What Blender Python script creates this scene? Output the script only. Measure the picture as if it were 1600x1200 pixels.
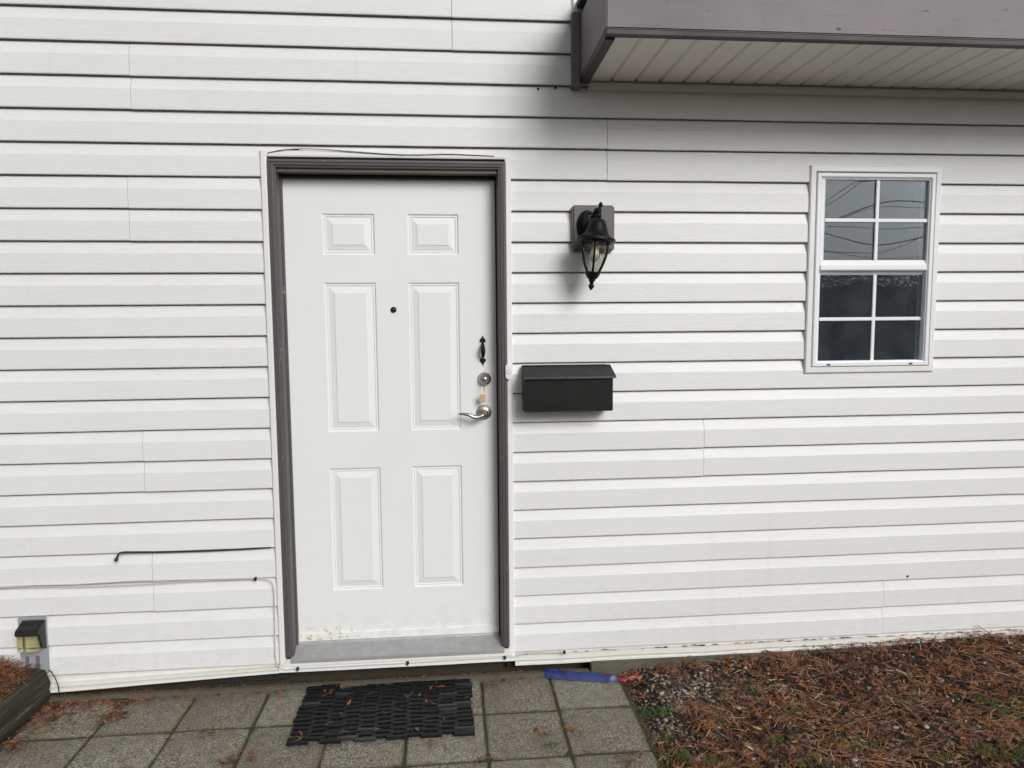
import bpy, bmesh, math, random
from mathutils import Vector, Matrix, noise
random.seed(7)
sc = bpy.context.scene
for o in list(bpy.data.objects): bpy.data.objects.remove(o)

# ------------------------------------------------------------------ camera
G = 2.78                                   # lap line 0 of the siding above the paving
CAM = Vector((0.0, -2.962, G - 1.2184)); FPX = 1100.0
YAW, PITCH, ROLL = 0.0895659, -0.0897780, -0.0078846
def cam_axes():
    fwd = Vector((math.sin(YAW)*math.cos(PITCH), math.cos(YAW)*math.cos(PITCH), math.sin(PITCH)))
    right = Vector((math.cos(YAW), -math.sin(YAW), 0)); up = right.cross(fwd)
    c, s = math.cos(ROLL), math.sin(ROLL)
    return c*right + s*up, -s*right + c*up, fwd
CR, CU, CF = cam_axes()
cd = bpy.data.cameras.new('camera'); cam = bpy.data.objects.new('camera', cd); sc.collection.objects.link(cam)
cam.matrix_world = Matrix(((CR.x, CU.x, -CF.x, CAM.x), (CR.y, CU.y, -CF.y, CAM.y), (CR.z, CU.z, -CF.z, CAM.z), (0, 0, 0, 1)))
cd.sensor_width = 36; cd.sensor_fit = 'HORIZONTAL'; cd.lens = FPX/1600*36; cd.clip_start = .05; cd.clip_end = 500
sc.camera = cam
def ray(px, py): return CR*((px-800)/FPX) + CU*(-(py-600)/FPX) + CF
def at(px, py, Y=0.0):                     # photo pixel -> point on the plane y = Y
    d = ray(px, py); return CAM + d*((Y-CAM.y)/d.y)
def on(px, py, Z=0.0):                     # photo pixel -> point on the level z = Z
    d = ray(px, py); return CAM + d*((Z-CAM.z)/d.z)

# ------------------------------------------------------------------ sky, sun, exposure
SUN_EL, SUN_AZ = math.radians(30), math.radians(153)      # azimuth clockwise from +Y; soft light from the right behind the camera
w = bpy.data.worlds.new('World'); sc.world = w; w.use_nodes = True
nt = w.node_tree; nt.nodes.clear()
sky = nt.nodes.new('ShaderNodeTexSky'); sky.sky_type = 'NISHITA'; sky.sun_disc = False
sky.sun_elevation = SUN_EL; sky.sun_rotation = SUN_AZ; sky.air_density = 1.0; sky.dust_density = 4.0; sky.ozone_density = 1.0
hs = nt.nodes.new('ShaderNodeHueSaturation'); hs.inputs['Saturation'].default_value = 0.16      # a closed cloud cover
bg = nt.nodes.new('ShaderNodeBackground'); bg.inputs['Strength'].default_value = 0.05
wo = nt.nodes.new('ShaderNodeOutputWorld')
nt.links.new(sky.outputs[0], hs.inputs['Color']); nt.links.new(hs.outputs[0], bg.inputs[0]); nt.links.new(bg.outputs[0], wo.inputs[0])
sd = bpy.data.lights.new('sun', 'SUN'); sd.energy = 1.5; sd.angle = math.radians(26); sd.color = (1, .99, .977)
so = bpy.data.objects.new('sun', sd); sc.collection.objects.link(so)
sdir = Vector((math.sin(SUN_AZ)*math.cos(SUN_EL), math.cos(SUN_AZ)*math.cos(SUN_EL), math.sin(SUN_EL)))
so.rotation_euler = sdir.to_track_quat('Z', 'Y').to_euler()
sc.view_settings.view_transform = 'Standard'; sc.view_settings.look = 'None'
sc.view_settings.exposure = 0.44; sc.view_settings.gamma = 1.0; sc.view_settings.use_curve_mapping = False

# ------------------------------------------------------------------ materials
def lin(r, g, b):
    f = lambda c: (c/255/12.92) if c <= 10 else ((c/255+.055)/1.055)**2.4
    return (f(r), f(g), f(b), 1)
class NB:                                  # small node helper
    def __init__(s, name):
        s.m = bpy.data.materials.new(name); s.m.use_nodes = True; s.t = s.m.node_tree
        s.t.nodes.clear(); s.out = s.n('ShaderNodeOutputMaterial'); s.p = s.n('ShaderNodeBsdfPrincipled')
        s.l(s.p.outputs[0], s.out.inputs[0])
    def n(s, ty, **k):
        nd = s.t.nodes.new(ty)
        for a, v in k.items(): setattr(nd, a, v)
        return nd
    def l(s, a, b): s.t.links.new(a, b)
    def coords(s, scale=(1, 1, 1), kind='Object'):
        tc = s.n('ShaderNodeTexCoord'); mp = s.n('ShaderNodeMapping'); mp.inputs['Scale'].default_value = scale
        s.l(tc.outputs[kind], mp.inputs[0]); return mp.outputs[0]
    def noise(s, scale, detail=3, rough=.5, vec=None, dist=0):
        t = s.n('ShaderNodeTexNoise'); t.inputs['Scale'].default_value = scale; t.inputs['Detail'].default_value = detail
        t.inputs['Roughness'].default_value = rough; t.inputs['Distortion'].default_value = dist
        s.l(vec or s.coords(), t.inputs['Vector']); return t.outputs[0]
    def voro(s, scale, vec=None, feature='F1'):
        t = s.n('ShaderNodeTexVoronoi', feature=feature); t.inputs['Scale'].default_value = scale
        s.l(vec or s.coords(), t.inputs['Vector']); return t
    def ramp(s, v, lo, hi, a=0.0, b=1.0):
        m = s.n('ShaderNodeMapRange'); m.clamp = True
        for i, x in enumerate((lo, hi, a, b)): m.inputs[i+1].default_value = x
        s.l(v, m.inputs[0]); return m.outputs[0]
    def math(s, op, a, b):
        m = s.n('ShaderNodeMath', operation=op)
        for i, x in enumerate((a, b)):
            if isinstance(x, (int, float)): m.inputs[i].default_value = x
            else: s.l(x, m.inputs[i])
        return m.outputs[0]
    def mix(s, fac, a, b, mode='MIX'):
        m = s.n('ShaderNodeMix', data_type='RGBA', blend_type=mode)
        for i, x in zip((0, 6, 7), (fac, a, b)):
            if isinstance(x, (int, float, tuple)): m.inputs[i].default_value = x
            else: s.l(x, m.inputs[i])
        return m.outputs[2]
    def bump(s, h, strength=.3, dist=.002, normal=None):
        b = s.n('ShaderNodeBump'); b.inputs['Strength'].default_value = strength; b.inputs['Distance'].default_value = dist
        s.l(h, b.inputs['Height'])
        if normal: s.l(normal, b.inputs['Normal'])
        return b.outputs[0]
    def set(s, col=None, rough=None, metal=None, normal=None, spec=None):
        for k, v in (('Base Color', col), ('Roughness', rough), ('Metallic', metal), ('Normal', normal), ('Specular IOR Level', spec)):
            if v is None: continue
            if isinstance(v, (int, float, tuple)): s.p.inputs[k].default_value = v
            else: s.l(v, s.p.inputs[k])
        return s.m
def pos(b, axis):
    tc = b.n('ShaderNodeTexCoord'); sp = b.n('ShaderNodeSeparateXYZ'); b.l(tc.outputs['Object'], sp.inputs[0]); return sp.outputs[axis]

def m_vinyl():
    b = NB('white_vinyl_siding')
    g = b.noise(1.0, 5, .6, b.coords((8, 8, 105)), 2.2)
    g2 = b.noise(1.0, 3, .5, b.coords((1.6, 1.6, 40)), 2.5)
    big = b.noise(1.3, 4, .6)
    rnd = b.n('ShaderNodeObjectInfo').outputs['Random']
    c = b.mix(b.ramp(big, .35, .7), (.785, .792, .795, 1), (.755, .760, .758, 1))
    c = b.mix(b.ramp(rnd, 0, 1, 0, .10), c, (.66, .66, .64, 1))
    c = b.mix(b.ramp(g, .42, .68, 0, .13), c, (.58, .58, .585, 1))
    dirt = b.math('MULTIPLY', b.ramp(b.noise(4.5, 5, .7, b.coords((.6, 1, 2.4))), .56, .78), .22)
    c = b.mix(dirt, c, (.62, .585, .50, 1))
    low = b.math('MULTIPLY', b.ramp(pos(b, 2), .62, .06), b.ramp(b.noise(22, 5, .7), .48, .75))      # splash dirt
    c = b.mix(b.math('MULTIPLY', low, .2), c, (.40, .35, .27, 1))
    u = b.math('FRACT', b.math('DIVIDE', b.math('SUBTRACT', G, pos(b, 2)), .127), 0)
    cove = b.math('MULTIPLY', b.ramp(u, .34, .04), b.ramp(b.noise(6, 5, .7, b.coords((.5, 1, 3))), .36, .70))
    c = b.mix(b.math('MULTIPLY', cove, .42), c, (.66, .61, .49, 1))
    drip = b.math('MULTIPLY', b.ramp(b.noise(1.0, 4, .6, b.coords((16, 16, .7))), .60, .74), b.ramp(b.noise(1.4, 3), .45, .62))
    c = b.mix(b.math('MULTIPLY', drip, .20), c, (.50, .48, .41, 1))
    sp = b.ramp(b.voro(38, b.coords((1, 1, 1))).outputs['Distance'], .060, .035)
    sp = b.math('MULTIPLY', sp, b.ramp(b.noise(2.6, 2), .57, .62))
    c = b.mix(b.math('MULTIPLY', sp, .6), c, (.12, .10, .08, 1))
    h = b.math('ADD', g, b.math('MULTIPLY', g2, .7))
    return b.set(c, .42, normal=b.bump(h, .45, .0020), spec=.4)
def m_paint(name, col, rough=.45, grain=0, var=.10, chips=0.0, chipcol=(.75, .73, .7, 1), grainscale=(6, 6, 6)):
    b = NB(name)
    n1 = b.noise(3.0, 5, .65); dark = tuple(x*.72 for x in col[:3])+(1,)
    c = b.mix(b.ramp(n1, .35, .75, 0, var*2.4), col, dark)
    if chips:
        ch = b.math('MULTIPLY', b.ramp(b.noise(70, 5, .75, b.coords((1.5, 1, .4)), 1.2), .635, .655), b.ramp(b.noise(5.0, 2), .52, .62))
        c = b.mix(b.math('MULTIPLY', ch, chips), c, chipcol)
    h = b.noise(1.0, 4, .6, b.coords(grainscale), .8) if grain else b.noise(160, 2)
    return b.set(c, b.ramp(n1, .3, .8, rough-.06, rough+.12), normal=b.bump(h, grain or .06, .0012))
def m_door():
    b = NB('white_door_paint'); n1 = b.noise(2.2, 4, .6)
    c = b.mix(b.ramp(n1, .35, .7, 0, .6), (.80, .818, .805, 1), (.775, .785, .765, 1))
    st = b.math('MULTIPLY', b.ramp(b.noise(38, 4, .65), .55, .64), b.math('MULTIPLY', b.ramp(pos(b, 2), .245, .205), b.ramp(pos(b, 0), -.28, -.50)))
    c = b.mix(b.math('MULTIPLY', st, .8), c, (.45, .33, .12, 1))
    lowd = b.math('MULTIPLY', b.ramp(pos(b, 2), .34, .17), b.ramp(b.noise(14, 5, .7), .45, .75))
    c = b.mix(b.math('MULTIPLY', lowd, .55), c, (.50, .46, .34, 1))
    sc_ = b.math('MULTIPLY', b.ramp(b.noise(60, 3, .6, b.coords((2, 1, .7))), .72, .75), .35)
    c = b.mix(sc_, c, (.45, .45, .42, 1))
    dent = b.noise(5.0, 2, .4)
    return b.set(c, .38, normal=b.bump(b.noise(220, 2), .05, .0008, b.bump(dent, .10, .006)))
def m_fascia():
    b = NB('weathered_fascia_paint')
    gr = b.noise(1.0, 6, .7, b.coords((3, 3, 60)), 1.2); big = b.noise(2.5, 5, .65)
    c = b.mix(b.ramp(big, .3, .72), (.228, .204, .216, 1), (.160, .144, .152, 1))
    c = b.mix(b.ramp(gr, .56, .8, 0, .6), c, (.10, .088, .092, 1))
    kn = b.math('MULTIPLY', b.ramp(b.voro(6.0, b.coords((1, 1, 2))).outputs['Distance'], .085, .04), b.ramp(b.noise(60, 4, .7), .44, .50))
    c = b.mix(kn, c, (.035, .03, .03, 1))
    ck = b.math('MULTIPLY', b.ramp(b.noise(1.0, 6, .8, b.coords((9, 9, 130)), .5), .63, .66), .75)
    c = b.mix(ck, c, (.04, .035, .035, 1))
    return b.set(c, .62, normal=b.bump(gr, .35, .002))
def m_paver():
    b = NB('exposed_aggregate_paver')
    v = b.voro(215)
    cell = b.n('ShaderNodeSeparateColor'); b.l(v.outputs['Color'], cell.inputs[0])
    c = b.mix(b.ramp(cell.outputs[0], .1, .9), (.092, .085, .062, 1), (.40, .377, .30, 1))
    c = b.mix(b.math('MULTIPLY', b.ramp(cell.outputs[1], .78, .82), .8), c, (.55, .52, .44, 1))
    c = b.mix(b.ramp(v.outputs['Distance'], .38, .66, 0, .55), c, (.08, .073, .054, 1))
    big = b.noise(4.5, 5, .65)
    c = b.mix(b.ramp(big, .46, .74, 0, .55), c, (.150, .140, .085, 1))
    c = b.mix(b.math('MULTIPLY', b.math('MULTIPLY', b.ramp(b.noise(2.4, 4, .6, b.coords((1, 1, 1), 'Generated')), .42, .60), b.ramp(b.noise(30, 4, .7), .30, .6)), .45), c, (.115, .075, .048, 1))   # brown leaf stain               # algae film
    moss = b.math('MULTIPLY', b.ramp(b.noise(3.1, 5, .7), .60, .68), b.ramp(b.noise(90, 3, .7), .40, .6))
    c = b.mix(b.math('MULTIPLY', moss, .7), c, (.055, .072, .016, 1))
    rnd = b.n('ShaderNodeObjectInfo').outputs['Random']
    c = b.mix(b.ramp(rnd, 0, .5, .40, 0), c, (.115, .098, .068, 1)); c = b.mix(b.ramp(rnd, .6, 1, 0, .35), c, (.26, .25, .205, 1))
    tg = b.n('ShaderNodeTexCoord'); sg = b.n('ShaderNodeSeparateXYZ'); b.l(tg.outputs['Generated'], sg.inputs[0])
    ex = b.math('MINIMUM', b.math('MINIMUM', sg.outputs[0], b.math('SUBTRACT', 1, sg.outputs[0])), b.math('MINIMUM', sg.outputs[1], b.math('SUBTRACT', 1, sg.outputs[1])))
    ed = b.ramp(b.math('ADD', ex, b.math('MULTIPLY', b.noise(14, 5, .7), .11)), .050, .098, .85, 0)                 # algae creeping in from the joints
    c = b.mix(ed, c, (.062, .060, .026, 1))
    wet = b.ramp(b.noise(2.2, 4, .6), .40, .66, .80, .50)
    h = b.math('SUBTRACT', b.noise(60, 4, .7), v.outputs['Distance'])
    return b.set(c, wet, normal=b.bump(h, .55, .003))
def m_soil(name, a, c2, bumpd=.012):
    b = NB(name); n1 = b.noise(9, 8, .72); n2 = b.noise(70, 5, .7)
    c = b.mix(b.ramp(n1, .3, .7), a, c2)
    c = b.mix(b.ramp(n2, .55, .75, 0, .6), c, tuple(x*2.0 for x in c2[:3])+(1,))
    return b.set(c, .9, normal=b.bump(b.math('ADD', n1, n2), .7, bumpd), spec=.2)
def m_moss():
    b = NB('mossy_joint_sand'); n1 = b.noise(12, 6, .7); n2 = b.noise(140, 3, .6)
    c = b.mix(b.ramp(n1, .42, .6), (.046, .038, .023, 1), (.042, .047, .015, 1))
    c = b.mix(b.ramp(n2, .55, .8, 0, .5), c, (.09, .06, .03, 1))
    return b.set(c, .95, normal=b.bump(n2, .8, .006))
def m_plain(name, col, rough=.5, metal=0, bumps=0, bscale=150, var=.25):
    b = NB(name); n1 = b.noise(18, 4, .6)
    c = b.mix(b.ramp(n1, .3, .75, 0, var), col, tuple(x*.6 for x in col[:3])+(1,))
    return b.set(c, b.ramp(n1, .3, .75, rough-.04, rough+.10), metal, b.bump(b.noise(bscale, 3), bumps or .04, .001))
def dull(m, v=.22):
    m.node_tree.nodes['Principled BSDF'].inputs['Specular IOR Level'].default_value = v; return m
def m_timber():
    b = NB('weathered_timber')
    tc = b.n('ShaderNodeTexCoord'); mp = b.n('ShaderNodeMapping'); mp.inputs['Scale'].default_value = (70, 3.2, 70)
    b.l(tc.outputs['Object'], mp.inputs[0])
    gr = b.noise(1.0, 7, .75, mp.outputs[0], .6); big = b.noise(7, 4, .6)
    c = b.mix(b.ramp(gr, .35, .68), (.012, .010, .008, 1), (.062, .053, .036, 1))
    c = b.mix(b.ramp(big, .48, .68, 0, .55), c, (.022, .027, .010, 1))
    c = b.mix(b.ramp(gr, .57, .68, 0, .8), c, (.20, .175, .12, 1))
    return b.set(c, .85, normal=b.bump(gr, .9, .008))
def m_glass(name, tint=(1, 1, 1, 1), ior=1.5, rough=.0, mixf=None):
    b = NB(name); b.t.nodes.remove(b.p)
    tr = b.n('ShaderNodeBsdfTransparent'); tr.inputs[0].default_value = tint
    gl = b.n('ShaderNodeBsdfGlossy'); gl.inputs[0].default_value = (.89, .95, 1, 1) if mixf else (1, 1, 1, 1); gl.inputs['Roughness'].default_value = rough
    fr = b.n('ShaderNodeFresnel'); fr.inputs[0].default_value = ior
    mx = b.n('ShaderNodeMixShader'); b.l(fr.outputs[0], mx.inputs[0]); b.l(tr.outputs[0], mx.inputs[1]); b.l(gl.outputs[0], mx.inputs[2])
    if mixf:
        df = b.n('ShaderNodeBsdfDiffuse'); df.inputs[0].default_value = (.62, .70, .76, 1); m2 = b.n('ShaderNodeMixShader')
        b.l(b.ramp(b.noise(9, 4, .6), .3, .75, mixf*.6, mixf*1.4), m2.inputs[0]); b.l(mx.outputs[0], m2.inputs[1]); b.l(df.outputs[0], m2.inputs[2]); b.l(m2.outputs[0], b.out.inputs[0])
    else: b.l(mx.outputs[0], b.out.inputs[0])
    return b.m
def m_needles(name, col):
    b = NB(name); n1 = b.noise(22, 4, .7)
    c = b.mix(b.ramp(n1, .3, .72), col, tuple(x*.5 for x in col[:3])+(1,))
    return b.set(c, .7, spec=.25)

VINYL = m_vinyl()
TRIMW = m_paint('white_vinyl_trim', (.80, .80, .79, 1), .4, var=.06)
DOORW = m_door()
BROWN = m_paint('brown_grey_casing_paint', (.096, .086, .091, 1), .5, grain=.25, var=.2, chips=.6, grainscale=(40, 40, 4))
JAMB = m_paint('olive_brown_jamb_paint', (.135, .118, .100, 1), .5, grain=.25, var=.2, chips=.5, grainscale=(40, 40, 4))
FASCIA = m_fascia()
FASCIAD = m_paint('dark_trim_paint', (.050, .045, .043, 1), .6, grain=.2, var=.2, chips=.15, grainscale=(8, 8, 60))
SOFFIT = m_paint('off_white_soffit', (.80, .765, .70, 1), .5, var=.10)
PAVER = m_paver(); MOSS = m_moss()
SOIL = m_soil('dark_bed_soil', (.022, .016, .011, 1), (.05, .036, .024, 1))
FARG = m_soil('yard_ground', (.07, .068, .05, 1), (.11, .105, .085, 1), .02)
BLACK = dull(m_plain('black_enamel', (.0065, .0066, .0075, 1), .45, bumps=.12, bscale=260))
MAILB = dull(m_plain('black_mailbox_paint', (.0080, .0080, .0077, 1), .42, bumps=.10, bscale=60), .3)
RUBBER = dull(m_plain('black_rubber', (.0085, .0092, .0105, 1), .5, bumps=.35, bscale=120), .25)
WORN = m_plain('worn_grey_rubber', (.026, .028, .030, 1), .5, bumps=.35, bscale=120)
NICKEL = m_plain('satin_nickel', (.52, .49, .44, 1), .28, 1.0)
def m_sill():
    b = NB('worn_sill_metal'); n1 = b.noise(16, 6, .7); n2 = b.noise(55, 5, .7)
    c = b.mix(b.ramp(n1, .35, .7), (.43, .44, .445, 1), (.35, .355, .35, 1)); c = b.mix(b.ramp(n2, .55, .72, 0, .35), c, (.24, .22, .185, 1))
    return b.set(c, b.ramp(n1, .3, .7, .42, .65), .35, b.bump(n2, .25, .002))
STEEL = m_sill()
DARKCAV = m_plain('dark_cavity', (.02, .02, .02, 1), .9)
FOUND = m_soil('concrete_foundation', (.135, .125, .10, 1), (.085, .08, .06, 1), .004)
GAS = m_plain('black_weatherstrip', (.015, .015, .015, 1), .7)
WPLASTIC = m_plain('white_plastic', (.80, .80, .82, 1), .3, var=.05)
WINV = m_plain('white_window_vinyl', (.83, .845, .87, 1), .33, var=.05)
GLASS = m_glass('window_glass', (.80, .84, .86, 1), 1.58, 0, .042)
LGLASS = m_glass('lantern_glass', (.95, .95, .90, 1), 1.5, .08)
ROOM = m_plain('dim_room_wall', (.20, .22, .23, 1), .8)
TIMBER = m_timber()
GREYP = m_plain('grey_painted_metal', (.33, .34, .36, 1), .5)
SOLARB = m_plain('black_plastic', (.018, .017, .018, 1), .5)
CELL = m_plain('solar_cell', (.016, .014, .018, 1), .18)
LENS = m_glass('yellowed_lens', (.97, .96, .86, 1), 1.45, .10)
BLUEP = m_plain('blue_plastic', (.028, .045, .17, 1), .4, bumps=.2, bscale=60)
REDP = m_plain('red_plastic', (.25, .014, .024, 1), .4)
CABW = m_plain('dirty_white_cable', (.58, .56, .49, 1), .5)
CABB = m_plain('black_cable_jacket', (.02, .02, .02, 1), .5)
TAG = m_plain('amber_key_tag', (.62, .40, .22, 1), .4)
CREAM = m_plain('cream_flashing', (.78, .77, .725, 1), .5, var=.22)
NEED = [m_needles('needle_'+k, c) for k, c in (('rust', (.30, .125, .068, 1)), ('brown', (.18, .088, .054, 1)), ('dark', (.05, .026, .019, 1)), ('orange', (.47, .20, .075, 1)), ('tan', (.52, .35, .23, 1)))]
TWIG = m_plain('grey_brown_twig', (.15, .095, .06, 1), .8)
STONE = [m_plain('stone_'+k, c, .7, bumps=.3) for k, c in (('pale', (.42, .40, .36, 1)), ('grey', (.17, .17, .165, 1)), ('dark', (.06, .062, .065, 1)), ('tan', (.24, .19, .13, 1)))]
GREEN = [m_needles('weed_'+k, c) for k, c in (('green', (.065, .14, .03, 1)), ('olive', (.12, .14, .04, 1)))]
LEAF = m_needles('hedge_leaf', (.055, .075, .040, 1))
WOODP = m_plain('pole_wood', (.10, .075, .055, 1), .8)

# ------------------------------------------------------------------ mesh helpers
def tag(o, label=None, cat=None, group=None, kind=None):
    for k, v in (('label', label), ('category', cat), ('group', group), ('kind', kind)):
        if v: o[k] = v
    return o
def link(name, data, parent=None):
    o = bpy.data.objects.new(name, data); sc.collection.objects.link(o)
    if parent: o.parent = parent
    return o
def thing(name, label, cat, loc=(0, 0, 0), group=None):
    o = link(name, None); o.location = loc; o.empty_display_size = .05
    return tag(o, label, cat, group)
class MB:
    def __init__(s): s.v = []; s.f = []; s.mi = []
    def add(s, vs, fs, mi=0):
        n = len(s.v); s.v += [tuple(p) for p in vs]; s.f += [tuple(i+n for i in q) for q in fs]; s.mi += [mi]*len(fs); return s
    def box(s, x0, x1, y0, y1, z0, z1, mi=0):
        vs = [(x, y, z) for z in (z0, z1) for y in (y0, y1) for x in (x0, x1)]
        return s.add(vs, [(0, 2, 3, 1), (4, 5, 7, 6), (0, 1, 5, 4), (2, 6, 7, 3), (0, 4, 6, 2), (1, 3, 7, 5)], mi)
    def ring(s, x0, x1, z0, z1, prof, sides=4, mi=0):
        """mitred frame: prof = [(inset, y), ...] swept round the rectangle; sides=3 leaves the bottom open"""
        loops = []
        for ins, y in prof:
            zb = z0+ins if sides == 4 else z0
            loops.append([(x0+ins, y, zb), (x0+ins, y, z1-ins), (x1-ins, y, z1-ins), (x1-ins, y, zb)])
        for a, b in zip(loops, loops[1:]):
            for k in range(4 if sides == 4 else 3):
                j = (k+1) % 4
                s.add([a[k], a[j], b[j], b[k]], [(0, 1, 2, 3)], mi)
        if sides == 3:
            for k in (0, 3): s.add([l[k] for l in loops], [tuple(range(len(loops)))], mi)
        return s
    def prism(s, poly, axis, a, b, mi=0):
        """poly in the two other axes (cyclic order), extruded along axis from a to b"""
        def P(p, t): return {0: (t, p[0], p[1]), 1: (p[0], t, p[1]), 2: (p[0], p[1], t)}[axis]
        n = len(poly); vs = [P(p, a) for p in poly]+[P(p, b) for p in poly]
        fs = [(i, (i+1) % n, n+(i+1) % n, n+i) for i in range(n)]+[tuple(range(n))[::-1], tuple(range(n, 2*n))]
        return s.add(vs, fs, mi)
    def tube(s, path, r, n=8, mi=0, cap=True):
        path = [Vector(p) for p in path]; rs = r if isinstance(r, (list, tuple)) else [r]*len(path)
        vs = []; up = None
        for i, p in enumerate(path):
            t = (path[min(i+1, len(path)-1)]-path[max(i-1, 0)]).normalized()
            if up is None: up = t.orthogonal().normalized()
            up = (up-t*up.dot(t)).normalized(); sd_ = t.cross(up)
            for k in range(n):
                a = 2*math.pi*k/n; vs.append(p+(up*math.cos(a)+sd_*math.sin(a))*rs[i])
        fs = [(i*n+k, i*n+(k+1) % n, (i+1)*n+(k+1) % n, (i+1)*n+k) for i in range(len(path)-1) for k in range(n)]
        if cap: fs += [tuple(range(n))[::-1], tuple(range((len(path)-1)*n, len(path)*n))]
        return s.add(vs, fs, mi)
    def lathe(s, prof, c, n=24, axis=2, mi=0, sc_=(1, 1)):
        """prof = [(r, h)]; turned about the given axis through c"""
        vs = []
        for r, h in prof:
            for k in range(n):
                a = 2*math.pi*k/n; u, v_ = r*math.cos(a)*sc_[0], r*math.sin(a)*sc_[1]
                vs.append((c[0]+u, c[1]+v_, c[2]+h) if axis == 2 else (c[0]+u, c[1]+h, c[2]+v_))
        fs = [(i*n+k, i*n+(k+1) % n, (i+1)*n+(k+1) % n, (i+1)*n+k) for i in range(len(prof)-1) for k in range(n)]
        fs += [tuple(range(n))[::-1], tuple(range((len(prof)-1)*n, len(prof)*n))]
        return s.add(vs, fs, mi)
    def build(s, name, mat, parent=None, bev=0, smooth=False, seg=2, normals=True, autos=None):
        me = bpy.data.meshes.new(name); me.from_pydata(s.v, [], s.f)
        for m in (mat if isinstance(mat, list) else [mat]): me.materials.append(m)
        if isinstance(mat, list): me.polygons.foreach_set('material_index', s.mi)
        if normals or bev:
            bm = bmesh.new(); bm.from_mesh(me)
            bmesh.ops.remove_doubles(bm, verts=bm.verts, dist=1e-5)
            if normals: bmesh.ops.recalc_face_normals(bm, faces=bm.faces)
            if bev:
                es = [e for e in bm.edges if len(e.link_faces) == 2 and e.calc_face_angle(0) > .5]
                bmesh.ops.bevel(bm, geom=es, offset=bev, segments=seg, affect='EDGES', clamp_overlap=True)
            bm.to_mesh(me); bm.free()
        if smooth:
            me.polygons.foreach_set('use_smooth', [True]*len(me.polygons))
            if autos is not None: me.set_sharp_from_angle(angle=math.radians(autos))
        me.update(); return link(name, me, parent)

# ------------------------------------------------------------------ the setting: ground, paving, beds
BX = 0.722                                   # edge between the paving and the needle bed
m = MB(); m.add([(-80, -160, -.075), (80, -160, -.075), (80, 10, -.075), (-80, 10, -.075)], [(0, 1, 2, 3)])
tag(m.build('ground', FARG), kind='structure')
m = MB(); m.add([(-1.80, -3.3, -.0075), (BX+.02, -3.3, -.0075), (BX+.02, .06, -.0075), (-1.80, .06, -.0075)], [(0, 1, 2, 3)])
paving = tag(m.build('paving', MOSS), kind='structure')
PX0, PS, PY0 = .72, .30, .022
def paver_mesh(wx, wy, seed):
    rnd = random.Random(seed); bm = bmesh.new(); hw, hy = wx/2, wy/2; N = 7
    top = {}
    for i in range(N):
        for j in range(N):
            u, v = i/(N-1), j/(N-1); x, y = -hw+wx*u, -hy+wy*v
            edge = (i in (0, N-1)) or (j in (0, N-1))
            if edge:
                x += rnd.uniform(-.0022, .0022); y += rnd.uniform(-.0022, .0022)
            if i in (0, N-1) and j in (0, N-1): f_ = rnd.choice((.985, .98, .985, .945)); x *= f_; y *= f_
            top[i, j] = bm.verts.new((x, y, -.0045 if edge else rnd.uniform(-.0008, .0008)))
    for i in range(N-1):
        for j in range(N-1): bm.faces.new((top[i, j], top[i+1, j], top[i+1, j+1], top[i, j+1]))
    per = [top[i, 0] for i in range(N)]+[top[N-1, j] for j in range(1, N)]+[top[i, N-1] for i in range(N-2, -1, -1)]+[top[0, j] for j in range(N-2, 0, -1)]
    bot = [bm.verts.new((v.co.x*1.004, v.co.y*1.004, -.045)) for v in per]
    for k in range(len(per)):
        q = (k+1) % len(per); bm.faces.new((per[k], bot[k], bot[q], per[q]))
    me = bpy.data.meshes.new('paver'); bm.to_mesh(me); bm.free(); me.materials.append(PAVER)
    me.polygons.foreach_set('use_smooth', [True]*len(me.polygons)); me.set_sharp_from_angle(angle=math.radians(50)); return me
pmesh = [paver_mesh(PS-.0085, PS-.0085, k) for k in range(6)]
rp = random.Random(3)
for r in range(11):
    for c in range(9):
        x, y = PX0-PS*(c+.5), PY0-PS*(r+.5)
        if x < -1.72+min(0, .0)-.05: continue
        o = link('paver', pmesh[rp.randrange(6)], paving)
        o.location = (x+rp.uniform(-.002, .002), y+rp.uniform(-.002, .002), rp.uniform(-.003, .001))
        o.rotation_euler = (rp.uniform(-.007, .007), rp.uniform(-.007, .007), rp.choice((0, math.pi/2, math.pi, -math.pi/2))+rp.uniform(-.006, .006))
def bedz(x, y):                               # right-hand bed
    t = max(0, min(1, (x-BX)/1.6)); near = max(0, min(1, 1+y/.55))
    e = max(0, min(1, (x-BX)/.12))
    return -.030+.034*e+.055*t*near+.012*near*e+.012*noise.noise((x*7, y*7, 1))+.008*noise.noise((x*22, y*22, 4))
def grid(name, x0, x1, y0, y1, nx, ny, f, mat):
    mb = MB(); vs = []
    for j in range(ny+1):
        for i in range(nx+1):
            x, y = x0+(x1-x0)*i/nx, y0+(y1-y0)*j/ny; vs.append((x, y, f(x, y)))
    fs = [(j*(nx+1)+i, j*(nx+1)+i+1, (j+1)*(nx+1)+i+1, (j+1)*(nx+1)+i) for j in range(ny) for i in range(nx)]
    mb.add(vs, fs); return tag(mb.build(name, mat, smooth=True), kind='structure')
grid('garden_soil', BX-.003, 4.2, -3.3, .045, 150, 140, bedz, SOIL)
def ledz(x, y): return .128+.035*max(0, min(1, (-1.74-x)/.08))+.03*noise.noise((x*6, y*6, 2))-.10*max(0, -y-.6)
grid('garden_soil', -3.4, -1.735, -1.6, .02, 60, 60, ledz, SOIL)

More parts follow.
